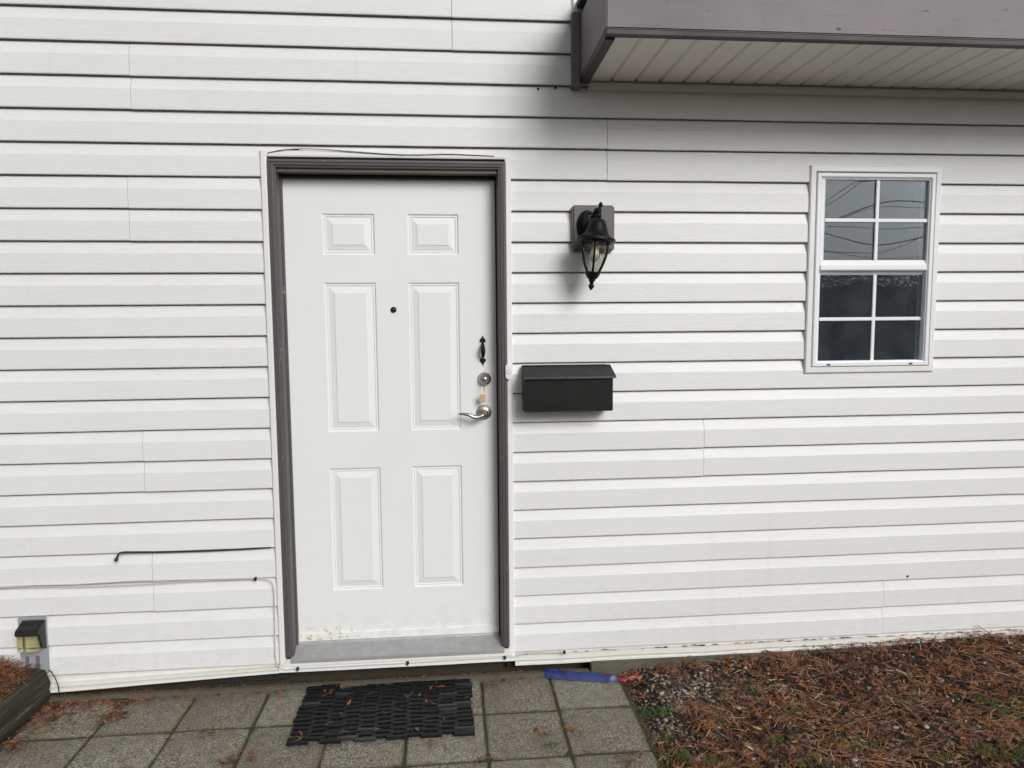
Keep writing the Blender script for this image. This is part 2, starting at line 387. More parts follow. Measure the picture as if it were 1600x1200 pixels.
# ------------------------------------------------------------------ the house
house = thing('house', 'white vinyl sided house front with a panelled door and a small gridded window', 'house', (0, .05, 0))
HO = Vector((0, .05, 0))
def hp(o):                                    # part of the house, built in world coordinates
    o.parent = house; o.matrix_parent_inverse = Matrix.Translation(-HO); return o
P = .127
def lap(i): return G-P*i
XL, XR = -3.3, 4.0
DJ = (-.737, .268, .105, G-.532)              # door surround: x0 x1 z0 z1 (top of the white channel)
WJ = (1.556, 2.153, G-1.459, G-.566)
# siding
COURSE = [(.028, .0245), (.001, .0245), (-.0048, .0240), (-.0056, .0134), (-.022, .0086), (-.037, .0042), (-.0470, .0012), (-.0492, .0), (-.085, -.0006), (-.1235, -.0010), (-.1268, .0004), (-.1268, .0050), (-.100, .0065)]
def siding(x0, x1, i, proud=0.0, holes=()):
    rnd = random.Random(int((x0+10)*977)+i*31)
    mb = MB(); xs = [x0]
    cuts = sorted({h[0] for h in holes if x0 < h[0] < x1} | {h[1] for h in holes if x0 < h[1] < x1} | {x1})
    for c in cuts:
        n = max(1, int((c-xs[-1])/(.024 if holes else .11))); a = xs[-1]; xs += [a+(c-a)*(k+1)/n for k in range(n)]
    for c in (0, 1):
        zt = lap(i+c)
        def pt(x, dz, y):
            sag = .0011*noise.noise((x*1.7, i*3.1+c, 7))+.0005*noise.noise((x*6, i*2+c, 3))
            bow = .0016*noise.noise((x*1.3, i*5.7+c, 1))+.0007*noise.noise((x*4.1, i+c*.5, 9))
            lowf = 1.0 if dz < -.1 else max(0, -dz/.1)
            return (x, y-proud+bow*(.35+.65*lowf), zt+dz+(sag-(.0016 if proud else 0))*lowf)
        for a, b in zip(xs, xs[1:]):
            mid = (a+b)/2; segs = [COURSE]
            for h in holes:
                if h[0] < mid < h[1]:
                    out = []
                    for pr in segs:
                        for keep in ((h[3]+(slit(mid) if h is DH else 0), 9e9), (-9e9, h[2])):
                            cl = clip(pr, keep[0]-zt, keep[1]-zt)
                            if len(cl) > 1: out.append(cl)
                    segs = out
            for pr in segs:
                vs = [pt(a, dz, y) for dz, y in pr]+[pt(b, dz, y) for dz, y in pr]; n = len(pr)
                mb.add(vs, [(k, k+1, n+k+1, n+k) for k in range(n-1)])
        pr = COURSE[1:11]                       # cut edge of the sheet at both ends
        for xe in (x0, x1):
            vs = [pt(xe, dz, y) for dz, y in pr]+[pt(xe, dz, y+.0035) for dz, y in pr]; n = len(pr)
            if any(h[0]-.02 < xe < h[1]+.02 for h in holes): continue
            mb.add(vs, [(k, k+1, n+k+1, n+k) for k in range(n-1)])
    if mb.f: hp(mb.build('siding_panel', VINYL, smooth=True, autos=6))
def clip(pr, lo, hi):
    out = []
    for (z0, y0), (z1, y1) in zip(pr[:11], pr[1:11]):
        if z0 <= z1: continue
        a, b = min(z0, hi), max(z1, lo)
        if a <= b: continue
        f = lambda z: y0+(y1-y0)*(z0-z)/(z0-z1)
        if not out: out.append((a, f(a)))
        out.append((b, f(b)))
    return out
DH = (DJ[0]+.006, DJ[1]-.006, DJ[2]-1, DJ[3]-.006)
def slit(x):
    t = (x-DJ[0])/(DJ[1]-DJ[0]); return .0135*math.exp(-((t-.13)/.06)**2)+.010*math.exp(-((t-.72)/.10)**2)
WH = (WJ[0]+.006, WJ[1]-.006, WJ[2]+.006, WJ[3]-.006)
SEAMS = {-7: [1.2], -5: [-1.1], -3: [.4], -1: [at(706, 30).x], 1: [at(203, 120).x, at(1541, 165).x], 3: [at(949, 236).x], 5: [at(201, 330).x], 7: [], 9: [3.2], 11: [],
         13: [at(224, 715).x, at(1100, 700).x], 15: [3.1], 17: [at(239, 905).x], 19: [at(1380, 950).x, -2.4]}
for i, ss in SEAMS.items():
    zt, zb = lap(i), lap(i+2)
    edges = sorted([XL, XR]+ss); spans = []
    for k in range(len(edges)-1):
        spans.append((edges[k]+(.0009 if k else 0), edges[k+1]-(.0009 if k < len(edges)-2 else 0), .0 if k % 2 == 0 else .0012))
    for a, b, pr in spans:
        pieces = [(a, b)]
        for h in (DH, WH):
            if zt <= h[3] and zb >= h[2]:      # the opening runs through both courses: the sheet is cut in two
                pieces = [q for (u, v) in pieces for q in ((u, min(v, h[0])), (max(u, h[1]), v)) if q[1]-q[0] > .01]
        for u, v in pieces:
            hs_ = [h for h in (DH, WH) if not (zt <= h[3] and zb >= h[2]) and zb < h[3] and zt > h[2] and u < h[1] and v > h[0]]
            siding(u, v, i, pr, hs_)
# sheathing behind the siding, round the two openings
mb = MB(); Y0, Y1 = .0275, .16
for (a, b, c, d) in ((XL, DJ[0]+.03, .03, 4.1), (DJ[0]+.03, DJ[1]-.03, DJ[3]-.05, 4.1), (DJ[1]-.03, WJ[0]+.02, .03, 4.1), (WJ[0]+.02, WJ[1]-.02, .03, WJ[2]+.02), (WJ[0]+.02, WJ[1]-.02, WJ[3]-.02, 4.1), (WJ[1]-.02, XR, .03, 4.1)):
    mb.box(a, b, Y0, Y1, c, d)
hp(mb.build('wall_sheathing', DARKCAV))
mb = MB(); mb.box(XL, XR, .055, .16, -.08, .104); fnd = hp(mb.build('foundation', m_soil('shaded_foundation', (.060, .048, .034, 1), (.035, .03, .02, 1), .004)))  # dark brown base: recess shade under the bottom strip put into the colour
mb = MB(); mb.box(XL, .60, .027, .0545, -.06, .021); mb.build('footing_ledge', FOUND, fnd, bev=.004).matrix_parent_inverse = Matrix.Translation(-HO)
mb = MB(); mb.box(.603, XR, .020, .0545, -.06, .058); mb.build('footing_block', FOUND, fnd, bev=.004).matrix_parent_inverse = Matrix.Translation(-HO)
# starter strip and bottom flashing with a lip, slightly uneven
def flashing(name, x0, x1, prof, mat, amp=.0015, seed=0, drop=lambda x: 0):
    mb = MB(); n = max(2, int((x1-x0)/.09)); L = len(prof); vs = []; top = prof[0][1]; rng = top-prof[-1][1]
    for k in range(n+1):
        x = x0+(x1-x0)*k/n; d = amp*noise.noise((x*2.3, seed, 0)); e = amp*noise.noise((x*3.1, seed, 5))
        vs += [(x, y+d*(.3+.7*(top-z)/rng), z+e-drop(x)*(top-z)/rng) for y, z in prof]
    mb.add(vs, [(k*L+j, k*L+j+1, (k+1)*L+j+1, (k+1)*L+j) for k in range(n) for j in range(L-1)])
    return hp(mb.build(name, mat))
flashing('starter_strip', XL, DJ[0]-.002, [(.018, .15), (.016, .112), (.016, .0985), (.0, .0965), (-.006, .0945), (-.006, .0895), (.006, .089), (.006, .0865), (-.010, .0845), (-.011, .0765), (-.006, .074), (.05, .074)], CREAM, .0022, 1, lambda x: max(0, (-.74-x)*.040))
flashing('starter_strip', DJ[1]+.002, XR, [(.018, .15), (.016, .112), (.016, .0955), (.0, .0935), (-.005, .0915), (-.005, .0745), (.010, .0740), (.010, .0700), (-.010, .0685), (-.012, .066), (-.012, .0555), (-.006, .0535), (.05, .0535)], CREAM, .0030, 2)
flashing('drip_flashing', DJ[0]-.002, DJ[1]+.002, [(.02, .106), (-.004, .1035), (-.015, .093), (-.016, .079), (-.012, .076), (.05, .076)], TRIMW, .0018, 3)

# white channel round the door
mb = MB(); mb.ring(*DJ, [(.004, .02), (0, .004), (.0, -.006), (.004, -.010), (.020, -.011), (.026, -.009), (.0265, .012)], 3)
hp(mb.build('door_channel', TRIMW))
# brown casing (brick mould) and jamb
CX0, CX1, CZ1 = DJ[0]+.0275, DJ[1]-.0225, DJ[3]-.036
JX0, JX1, JZ = -.677, .2105, G-.615
dfr = thing('door_frame', None, None)
mb = MB(); wl = JX0-.006-CX0
CP = [(.0, .02), (.0, -.014), (.003, -.0185), (.011, -.0195), (.0125, -.0155), (.017, -.0155), (.0185, -.0195), (.024, -.0185), (.0255, -.0135), (.031, -.0130), (.0335, -.007), (.0335, .02)]
mb.ring(CX0, CX1, .147, CZ1, CP, 3); casing = mb.build('casing', BROWN)
bpy.data.objects.remove(dfr); dfr = hp(casing); dfr.name = 'door_frame'
mb = MB()                                       # flat left stile is wider than the mould
mb.box(CX0+.0337, JX0-.0045, .0060, .02, .147, CZ1-.0337); mb.build('casing_fillet', BROWN, dfr)
for nm, bx in (('jamb', (JX0-.03, JX0, .0, .12, .125, JZ+.03)), ('jamb', (JX1, JX1+.03, .0, .12, .125, JZ+.03)), ('head_jamb', (JX0, JX1, .001, .12, JZ, JZ+.03))):
    mb = MB(); mb.box(*bx); mb.build(nm, JAMB, dfr, bev=.0015)
for nm, bx in (('weatherstrip', (JX0+.0002, JX0+.008, .052, .068, .16, JZ-.0002)), ('weatherstrip', (JX1-.006, JX1-.0002, .052, .068, .16, JZ-.0002)), ('weatherstrip', (JX0+.008, JX1-.006, .048, .066, JZ-.014, JZ-.0002))):
    mb = MB(); mb.box(*bx); mb.build(nm, BROWN if bx[0] < JX0+.001 and bx[1] < 0 else GAS, dfr, bev=.001)
# door slab with six moulded panels
DY = .070; SX0, SX1, SZ0, SZ1 = JX0+.003, JX1-.002, G-2.60, JZ-.004
pr_ = [(-.516, -.299, -.768, -.940), (-.166, .051, -.768, -.940), (-.516, -.299, -1.053, -1.687), (-.166, .051, -1.053, -1.687), (-.516, -.299, -1.843, -2.385), (-.166, .051, -1.843, -2.385)]
xs = [SX0, -.516, -.299, -.166, .051, SX1]; zs = [SZ0, G-2.385, G-1.843, G-1.687, G-1.053, G-.940, G-.768, SZ1]
mb = MB()
for i in range(5):
    for j in range(7):
        if i in (1, 3) and j in (1, 3, 5): continue
        mb.add([(xs[i], DY, zs[j]), (xs[i+1], DY, zs[j]), (xs[i+1], DY, zs[j+1]), (xs[i], DY, zs[j+1])], [(0, 1, 2, 3)])
mb.ring(SX0, SX1, SZ0, SZ1, [(0, DY), (0, DY+.044), (.45, DY+.044)])
door = hp(mb.build('door', DOORW)); door['label'] = 'white six panel entry door'
for x0, x1, zt, zb in pr_:
    mb = MB(); pf = [(0, DY), (.0022, DY+.0005), (.0065, DY+.0052), (.0095, DY+.0056), (.0125, DY+.0040), (.0150, DY+.0070), (.0185, DY+.0068), (.040, DY+.0024), (.0425, DY+.0004), (.0450, DY+.0002)]
    mb.ring(x0, x1, G+zb, G+zt, pf)
    i_ = .045; mb.add([(x0+i_, DY+.0002, G+zb+i_), (x1-i_, DY+.0002, G+zb+i_), (x1-i_, DY+.0002, G+zt-i_), (x0+i_, DY+.0002, G+zt-i_)], [(0, 1, 2, 3)])
    mb.build('door_panel', DOORW, door)
mb = MB(); mb.box(SX0, SX1, DY-.007, DY+.02, SZ0-.006, SZ0+.030); mb.build('bottom_sweep', DOORW, door, bev=.003)
# hardware
c = at(615, 484, DY)
mb = MB(); mb.lathe([(.0125, 0), (.0125, -.004), (.0105, -.006), (.0075, -.0055), (.0072, -.003), (.0, -.0028)], (c.x, DY, c.z), 20, 1); pe = mb.build('peephole', BLACK, door, smooth=True, autos=40)
mb = MB(); mb.lathe([(.0072, -.0032), (.005, -.0048), (.0, -.0055)], (c.x, DY, c.z), 16, 1); mb.build('peephole_lens', m_glass('peephole_glass', (.1, .1, .1, 1), 1.9), pe, smooth=True)
ct, cb = at(754, 524, DY), at(754, 571, DY); hx = ct.x; zc = (ct.z+cb.z)/2; hh = (ct.z-cb.z)/2
def spade(sgn):
    pts = []
    for u, v in ((0, 1.0), (.10, .90), (.17, .78), (.40, .66), (.50, .55), (.50, .45), (.42, .38), (.28, .36), (.14, .40), (.11, .30), (.11, .2)): pts.append((u*.026, v))
    pl = pts+[(-u, v) for u, v in reversed(pts)][0:]
    return [(hx+u, zc+sgn*(hh*.42+(v-.2)/.8*hh*.58)) for u, v in pl[:-1]]
mb = MB(); pth = []; rr = []
for k in range(15):
    t = k/14; pth.append((hx, DY-.004-.030*math.sin(math.pi*t)**.7, zc+hh*.50*(1-2*t))); rr.append(.0048+.0048*math.sin(math.pi*t))
mb.tube(pth, rr, 10); pull = mb.build('pull_handle', BLACK, door, smooth=True)
for sg in (1, -1): MB().prism(spade(sg), 1, DY-.004, DY).build('end_plate', BLACK, pull)
c = at(757, 592, DY)
mb = MB(); mb.lathe([(.029, 0), (.0295, -.004), (.027, -.009), (.0255, -.010), (.022, -.020), (.0175, -.0235), (.013, -.0235), (.0125, -.021), (0, -.021)], (c.x, DY, c.z), 32, 1)
db = mb.build('deadbolt', NICKEL, door, smooth=True, autos=35)
mb = MB(); mb.lathe([(.0085, -.0212), (.0085, -.0245), (.007, -.0255), (0, -.0255)], (c.x, DY, c.z), 20, 1); mb.build('key_cylinder', NICKEL, db, smooth=True, autos=35)
DBC = Vector((c.x, DY, c.z)); c = at(756, 644, DY); LVC = Vector((c.x, DY, c.z))
mb = MB(); mb.lathe([(.0325, 0), (.033, -.004), (.030, -.0075), (.027, -.008), (.024, -.012), (.015, -.014), (.013, -.030), (.016, -.034), (.016, -.046), (.012, -.050), (0, -.051)], (LVC.x, DY, LVC.z), 32, 1)
lv = mb.build('lever_handle', NICKEL, door, smooth=True, autos=35)
mb = MB(); pth = []; rr = []
for k in range(15):
    t = k/14; pth.append((LVC.x-.002-.108*t, DY-.043-.006*math.sin(t*3), LVC.z-.006-.010*math.sin(min(1, t*1.7)*math.pi)+.016*max(0, t-.45)*1.0-.020*max(0, t-.85))); rr.append(.0080*(1-t)**.6+.0032)
mb.tube(pth, rr, 10); mb.build('lever', NICKEL, lv, smooth=True)
# key in the deadbolt with its tag
kz = DBC.z; kt = thing('key', 'key with an amber tag hanging from the deadbolt of the white door', 'key', (DBC.x, DY-.03, kz))
def kp(o, t): o.parent = t; o.matrix_parent_inverse = Matrix.Translation(-t.location); return o
mb = MB(); mb.box(DBC.x-.0012, DBC.x+.0012, DY-.046, DY-.0256, kz-.004, kz+.004); mb.lathe([(.010, -.001), (.010, .001)], (DBC.x, DY-.052, kz), 16, 2, sc_=(.2, 1)); kp(mb.build('key_blade', NICKEL), kt)
mb = MB(); pts = []
for k in range(25):
    a = 2*math.pi*k/24; pts.append((DBC.x-.004+.0015*math.sin(a), DY-.040+.006*math.sin(a), kz-.030+.026*math.cos(a)*1.0))
mb.tube(pts, .0011, 6, cap=False); kp(mb.build('key_ring', NICKEL, smooth=True), kt)
tgc = at(754, 622, DY-.035)
mb = MB(); mb.box(tgc.x-.0125, tgc.x+.0125, DY-.037, DY-.033, tgc.z-.018, tgc.z+.016); kp(mb.build('key_tag', TAG, bev=.0015), kt)
# threshold
mb = MB(); mb.prism([(.12, .186), (.064, .176), (.058, .168), (-.012, .139), (-.020, .134), (-.020, .118), (.12, .118)], 0, JX0-.012, JX1+.012)
th = hp(mb.build('threshold', STEEL, bev=.0015))
mb = MB(); mb.prism([(.02, .1175), (-.0185, .1175), (-.0195, .106), (-.012, .1045), (.02, .1045)], 0, CX0-.012, CX1+.012)
mb.box(CX0-.004, CX1+.004, -.0155, .02, .1178, .1335); mb.build('sill_nosing', CREAM, th, bev=.001)
for a, b in ((CX0+.002, JX0-.014), (JX1+.014, CX1-.002)):
    mb = MB(); mb.box(a, b, -.004, .02, .1338, .1465); mb.build('casing_gap', DARKCAV, th)

# window
mb = MB(); mb.ring(*WJ, [(.003, .02), (0, .003), (0, -.007), (.004, -.011), (.024, -.012), (.026, -.009), (.0265, .004)])
win = hp(mb.build('window', TRIMW)); win['label'] = 'white vinyl single hung window with grids'
FX0, FX1, FZ0, FZ1 = WJ[0]+.0300, WJ[1]-.0285, WJ[2]+.0285, WJ[3]-.0315
mb = MB(); mb.ring(FX0, FX1, FZ0, FZ1, [(0, .02), (0, -.011), (.003, -.0140), (.015, -.0140), (.018, -.0115), (.0185, -.008), (.022, -.007), (.0235, .05)]); mb.build('window_frame', WINV, win)
uz0, uz1, ux0, ux1 = G-.967, G-.625, 1.632, 2.104
lz0, lz1, lx0, lx1 = G-1.416, G-1.030, 1.626, 2.126
fx0, fx1 = FX0+.0236, FX1-.0236
def sash(x0, x1, z0, z1, gx0, gx1, gz0, gz1, yf, yg, nm):
    mb = MB(); O = [(x0, z0), (x0, z1), (x1, z1), (x1, z0)]; I = [(gx0, gz0), (gx0, gz1), (gx1, gz1), (gx1, gz0)]
    mid = [tuple(o+(i-o)*.55 for o, i in zip(a, b)) for a, b in zip(O, I)]
    loops = [[(x, yg+.02, z) for x, z in O], [(x, yf, z) for x, z in O], [(x, yf, z) for x, z in mid], [(x, yg-.001, z) for x, z in I], [(x, yg+.02, z) for x, z in I]]
    for a, b in zip(loops, loops[1:]):
        for k in range(4): j = (k+1) % 4; mb.add([a[k], a[j], b[j], b[k]], [(0, 1, 2, 3)])
    mb.build(nm, WINV, win)
    cx, cz = (gx0+gx1)/2, (gz0+gz1)/2; h = .0075
    for a, b in ((gx0, cx), (cx, gx1)):
        for c_, d in ((gz0, cz), (cz, gz1)):
            q = MB(); q.box(a-.002*(a == gx0)+.0002, b+.002*(b == gx1)-.0002, yg, yg+.004, c_-.002*(c_ == gz0)+.0002, d+.002*(d == gz1)-.0002); q.build('pane', GLASS, win)
    q = MB(); q.box(cx-h, cx+h, yg-.0075, yg-.0005, gz0, gz1); q.build('muntin', WINV, win, bev=.0015)
    q = MB(); q.box(gx0, gx1, yg-.0070, yg-.0006, cz-h, cz+h); q.build('muntin', WINV, win, bev=.0015)
sash(fx0, fx1, G-1.008, FZ1-.0236, ux0, ux1, uz0, uz1, -.006, .006, 'sash')
sash(fx0, fx1, FZ0+.0236, G-1.004, lx0, lx1, lz0, lz1, .008, .017, 'sash')
mb = MB(); mb.box(fx0, fx1, -.0125, .005, G-1.012, G-.988); mb.build('meeting_rail', WINV, win, bev=.003)
for px in (1295, 1423):
    c = at(px, 575, -.017); mb = MB(); mb.box(c.x-.007, c.x+.007, -.0175, -.0140, FZ0+.006, FZ0+.0115); mb.build('weep_hole', DARKCAV, win)
mb = MB(); x0, x1, z0, z1, y0, y1 = .7, 3.4, .05, 2.75, .162, 3.2       # the dim room behind the glass
mb.add([(x0, y1, z0), (x1, y1, z0), (x1, y1, z1), (x0, y1, z1), (x0, y0, z0), (x1, y0, z0), (x1, y0, z1), (x0, y0, z1)], [(0, 1, 2, 3), (0, 3, 7, 4), (1, 5, 6, 2), (3, 2, 6, 7), (0, 4, 5, 1)])
hp(mb.build('room', ROOM))

# balcony overhead
BYF, BX0, BX1, BZ0, BZ1 = -.505, .553, 3.4, G-.243, G+.012
mb = MB(); mb.box(BX0+.045, BX1-.045, BYF+.05, .02, BZ0+.03, BZ1-.01); bal = hp(mb.build('balcony', DARKCAV)); bal['label'] = 'grey balcony edge with an off-white soffit overhanging the window'
mb = MB(); mb.box(BX0, BX1, BYF, BYF+.04, BZ0+.016, BZ1+.03); mb.build('front_fascia', FASCIA, bal, bev=.004)
mb = MB(); mb.box(BX0+.001, BX0+.04, BYF+.0405, -.020, BZ0+.014, BZ1); mb.build('side_fascia', FASCIA, bal, bev=.003)
mb = MB(); mb.box(BX1-.04, BX1-.001, BYF+.0405, -.020, BZ0+.014, BZ1); mb.build('side_fascia', FASCIA, bal, bev=.003)
mb = MB(); mb.box(BX0+.002, BX1-.002, BYF+.004, BYF+.034, BZ0-.003, BZ0+.0155); mb.build('bottom_edge_trim', FASCIAD, bal, bev=.002)
mb = MB(); mb.box(BX0+.003, BX0+.038, BYF+.0345, -.013, BZ0-.010, BZ0+.0135); mb.build('bottom_edge_trim', FASCIAD, bal, bev=.002)
mb = MB(); mb.box(BX0-.034, BX0+.0, -.030, .012, BZ0-.030, BZ1+.012); mb.build('ledger_end', FASCIA, bal, bev=.003)
mb = MB(); mb.box(BX0+.038, BX1-.04, -.014, .016, BZ0-.030, BZ0-.002); mb.build('soffit_channel', SOFFIT, bal, bev=.002)
k = 0; x = BX0+.038; g0 = .689-.1012
while x < BX1-.05:
    xe = min(g0+.1012*(k+1), BX1-.04); mb = MB(); zb = BZ0+.004
    if xe-x > .02:
        mb.prism([(x, zb+.012), (x, zb+.010), (x+.006, zb), (xe-.012, zb), (xe-.009, zb+.010), (xe-.0005, zb+.010), (xe-.0005, zb+.012)], 1, BYF+.0345, -.0145)
        mb.build('soffit_board', SOFFIT, bal)
    x = xe; k += 1
mb = MB(); mb.box(BX0-.028, BX0+.012, -.014, .012, BZ1+.0125, 3.72); mb.build('corner_trim', TRIMW, bal, bev=.003)
for k in range(4):
    mb = MB(); mb.box(BX0-.012, BX1+.01, BYF-.015+.13*k, BYF+.108+.13*k, BZ1+.031, BZ1+.062); mb.build('deck_board', FASCIAD, bal, bev=.004)

# ------------------------------------------------------------------ things on the wall
# lantern
pl = at(927, 356.5, -.02); LO = Vector((pl.x, -.004, pl.z))
lan = thing('wall_lantern', 'black carriage lantern with ribbed glass on a grey mounting block beside the door', 'lantern', LO)
def lp(o): o.parent = lan; return o
mb = MB(); mb.box(-.089, .089, -.024, .006, -.094, .094); lp(mb.build('mounting_block', m_paint('grey_block_paint', (.125, .115, .118, 1), .5, var=.15), bev=.007))
TL = Matrix.Rotation(math.radians(6.0), 4, 'Y')
def tl(mbx, c):                                # tilt the lantern body a little, as it hangs
    mbx.v = [tuple(TL @ (Vector(v)-Vector(c)) + Vector(c)) for v in mbx.v]; return mbx
AX = Vector((-.012, -.130, .0)); NS = 30
rimz = G-.897-LO.z
mb = MB(); mb.lathe([(.044, -.024), (.044, -.029), (.038, -.036), (.030, -.038), (.022, -.047), (0, -.049)], (-.028, 0, .008), 24, 1, sc_=(1, 1.45)); lp(mb.build('back_plate', BLACK, smooth=True, autos=35))
mb = MB(); p0 = Vector((-.026, -.045, -.002)); tp = Vector((AX.x+.012, AX.y, rimz+.098))
pts = [p0, Vector((-.024, -.068, -.004)), Vector((-.016, -.085, .02)), Vector((-.004, -.095, .060)), Vector((.004, -.110, rimz+.118)), tp+Vector((.002, 0, .024)), tp]
fine = []
for i in range(len(pts)-1):
    a, b_, c_, d = pts[max(i-1, 0)], pts[i], pts[i+1], pts[min(i+2, len(pts)-1)]
    for q in range(5):
        t = q/5; fine.append(.5*((2*b_)+(c_-a)*t+(2*a-5*b_+4*c_-d)*t*t+(3*b_-a-3*c_+d)*t**3))
mb.tube(fine+[tp], [.0125-.005*k/len(fine) for k in range(len(fine)+1)], 10)
mb.tube([(tp.x+.004, tp.y, tp.z+.02), (tp.x+.005, tp.y, tp.z+.033), (tp.x+.006, tp.y, tp.z+.038), (tp.x+.007, tp.y, tp.z+.050)], [.006, .0055, .0105, .004], 10)
mb.tube([(-.030+.020*math.cos(a_*.45+1.2)*(1-a_*.035), -.062-.002*a_, .030+.026*math.sin(a_*.45+1.2)*(1-a_*.035)) for a_ in range(14)], .0055, 8)   # scroll on the arm
lp(mb.build('arm', BLACK, smooth=True, autos=45))
C0 = (AX.x, AX.y, rimz)
mb = tl(MB().lathe([(.0, .104), (.010, .103), (.013, .094), (.010, .088), (.018, .083), (.029, .076), (.036, .062), (.041, .046), (.048, .028), (.062, .012), (.0775, .006), (.0785, -.002), (.075, -.006), (.070, -.007), (.066, -.013), (.060, -.014), (.058, -.004), (.02, .03)], C0, NS), C0)
lp(mb.build('canopy', BLACK, smooth=True, autos=40))
GP = [(.0565, -.012), (.0570, -.030), (.0540, -.055), (.0475, -.080), (.0385, -.105), (.0285, -.126), (.0235, -.137)]
mb = MB()
for k in range(6):
    a = 2*math.pi*k/6+.30; mb.tube([(C0[0]+math.cos(a)*(r+.001), C0[1]+math.sin(a)*(r+.001), C0[2]+h) for r, h in GP], .0042, 6)
cage = lp(tl(mb, C0).build('cage', BLACK, smooth=True))
for k in range(6):
    mb = MB(); a0 = 2*math.pi*k/6+.30; vs = []; NA = 14
    for r, h in GP:
        for q in range(NA+1):
            a = a0+2*math.pi/6*q/NA; rr_ = (r-.003)*(1+.012*((q % 2)*2-1)*(0 < q < NA)); vs.append((C0[0]+math.cos(a)*rr_, C0[1]+math.sin(a)*rr_, C0[2]+h))
    mb.add(vs, [(i*(NA+1)+q, i*(NA+1)+q+1, (i+1)*(NA+1)+q+1, (i+1)*(NA+1)+q) for i in range(len(GP)-1) for q in range(NA)])
    lp(tl(mb, C0).build('glass_panel', LGLASS, smooth=True, autos=20))
mb = MB().lathe([(.0, -.128), (.028, -.130), (.0315, -.134), (.029, -.140), (.022, -.152), (.013, -.160), (.0145, -.163), (.0095, -.168), (.007, -.178), (.0105, -.181), (.0125, -.187), (.008, -.194), (.003, -.202), (0, -.203)], C0, 20)
lp(tl(mb, C0).build('bottom_finial', BLACK, smooth=True, autos=40))
mb = MB().lathe([(.0, .01), (.012, .01), (.012, -.03), (.017, -.045), (.020, -.062), (.017, -.080), (.008, -.090), (0, -.092)], C0, 16)
lp(tl(mb, C0).build('bulb', m_plain('frosted_bulb', (.75, .72, .62, 1), .25, var=.05), smooth=True))

# mailbox
MX0, MX1, MZ0, MZ1 = .309, .678, G-1.596, G-1.415
mbx = thing('mailbox', 'black metal wall mailbox with a sloped lid beside the door', 'mailbox', ((MX0+MX1)/2, 0, MZ0))
def mp_(o): return kp(o, mbx)
mb = MB(); mb.prism([(-.003, MZ0), (-.098, MZ0), (-.102, MZ0+.004), (-.102, MZ0+.140), (-.098, MZ0+.1435), (-.003, MZ1)], 0, MX0, MX1); mp_(mb.build('box', MAILB, bev=.002))
lx0_, lx1_ = MX0-.004, MX1+.010
mb = MB(); mb.prism([(-.004, MZ1+.004), (-.004, MZ1+.007), (-.113, MZ1-.033), (-.116, MZ1-.043), (-.1135, MZ1-.0435), (-.1105, MZ1-.0355)], 0, lx0_, lx1_); mp_(mb.build('lid', MAILB, bev=.0008))
mb = MB(); mb.tube([(lx0_+.006, -.006, MZ1+.0035), (lx1_-.02, -.006, MZ1+.0035)], .005, 8); mp_(mb.build('hinge', MAILB, smooth=True))
# doorbell
c = at(794.5, 581, -.02)
bell = thing('doorbell', 'white oval wireless doorbell button on the door casing', 'doorbell', (c.x, -.0105, c.z-.032))
poly = []
for k in range(28):
    a = 2*math.pi*k/28; poly.append((.0135*math.cos(a), (.019 if math.sin(a) > 0 else -.019)*(abs(math.sin(a)) > 1e-6)+.0135*math.sin(a)+.032))
mb = MB(); mb.prism(poly, 1, -.018, -.0015); mb.build('doorbell_case', WPLASTIC, bell, bev=.003)
mb = MB(); mb.lathe([(.0078, -.0178), (.0078, -.0192), (.006, -.0195), (0, -.0195)], (0, 0, .032), 20, 1); mb.build('button', WPLASTIC, bell, smooth=True, autos=40)
mb = MB(); mb.lathe([(.0098, -.0176), (.0098, -.0184), (.0081, -.0184), (.0081, -.0176)], (0, 0, .032), 20, 1); mb.build('button_ring', GREYP, bell)

# cables
def cable(name, label, pts, r, mat, cat='cable'):
    pts = [Vector(p) for p in pts]; fine = []
    for i in range(len(pts)-1):
        a, b_, c_, d = pts[max(i-1, 0)], pts[i], pts[i+1], pts[min(i+2, len(pts)-1)]
        for q in range(8):
            t = q/8; fine.append(.5*((2*b_)+(c_-a)*t+(2*a-5*b_+4*c_-d)*t*t+(3*b_-a-3*c_+d)*t**3))
    mb = MB(); mb.tube(fine+[pts[-1]], r, 7); o = mb.build(name, mat, smooth=True)
    return tag(o, label, cat) if label else o
A = lambda x, y, Y=-.008: at(x, y, Y)
ct_ = thing('coaxial_cable', 'thin off-white cable clipped along the siding and under the door sill', 'cable', A(0, 918))
def cp_(o): return kp(o, ct_)
cp_(cable('cable_run', None, [A(-120, 926), A(0, 918.5), A(60, 917), A(140, 916.5), A(230, 912.5), A(310, 907.5), A(398, 904.5), A(418, 906, -.01), A(427, 916, -.013), A(429, 960, -.011), A(430, 1010, -.011), A(431, 1030, -.013), A(437, 1043, -.018), A(448, 1046.5, -.021), A(463, 1045, -.021), A(540, 1041, -.021), A(637, 1036, -.021), A(720, 1031, -.021), A(790, 1027, -.021), A(800, 1026.5, -.02), A(812, 1024.5, -.014), A(828, 1020, -.013), A(870, 1019.5, -.013), A(884, 1019, -.013)], .0020, CABW))
cp_(cable('cable_run', None, [A(-120, 924), A(0, 917), A(50, 914.5), A(120, 913), A(210, 907.5), A(300, 905.5), A(398, 903)], .0016, CABW))
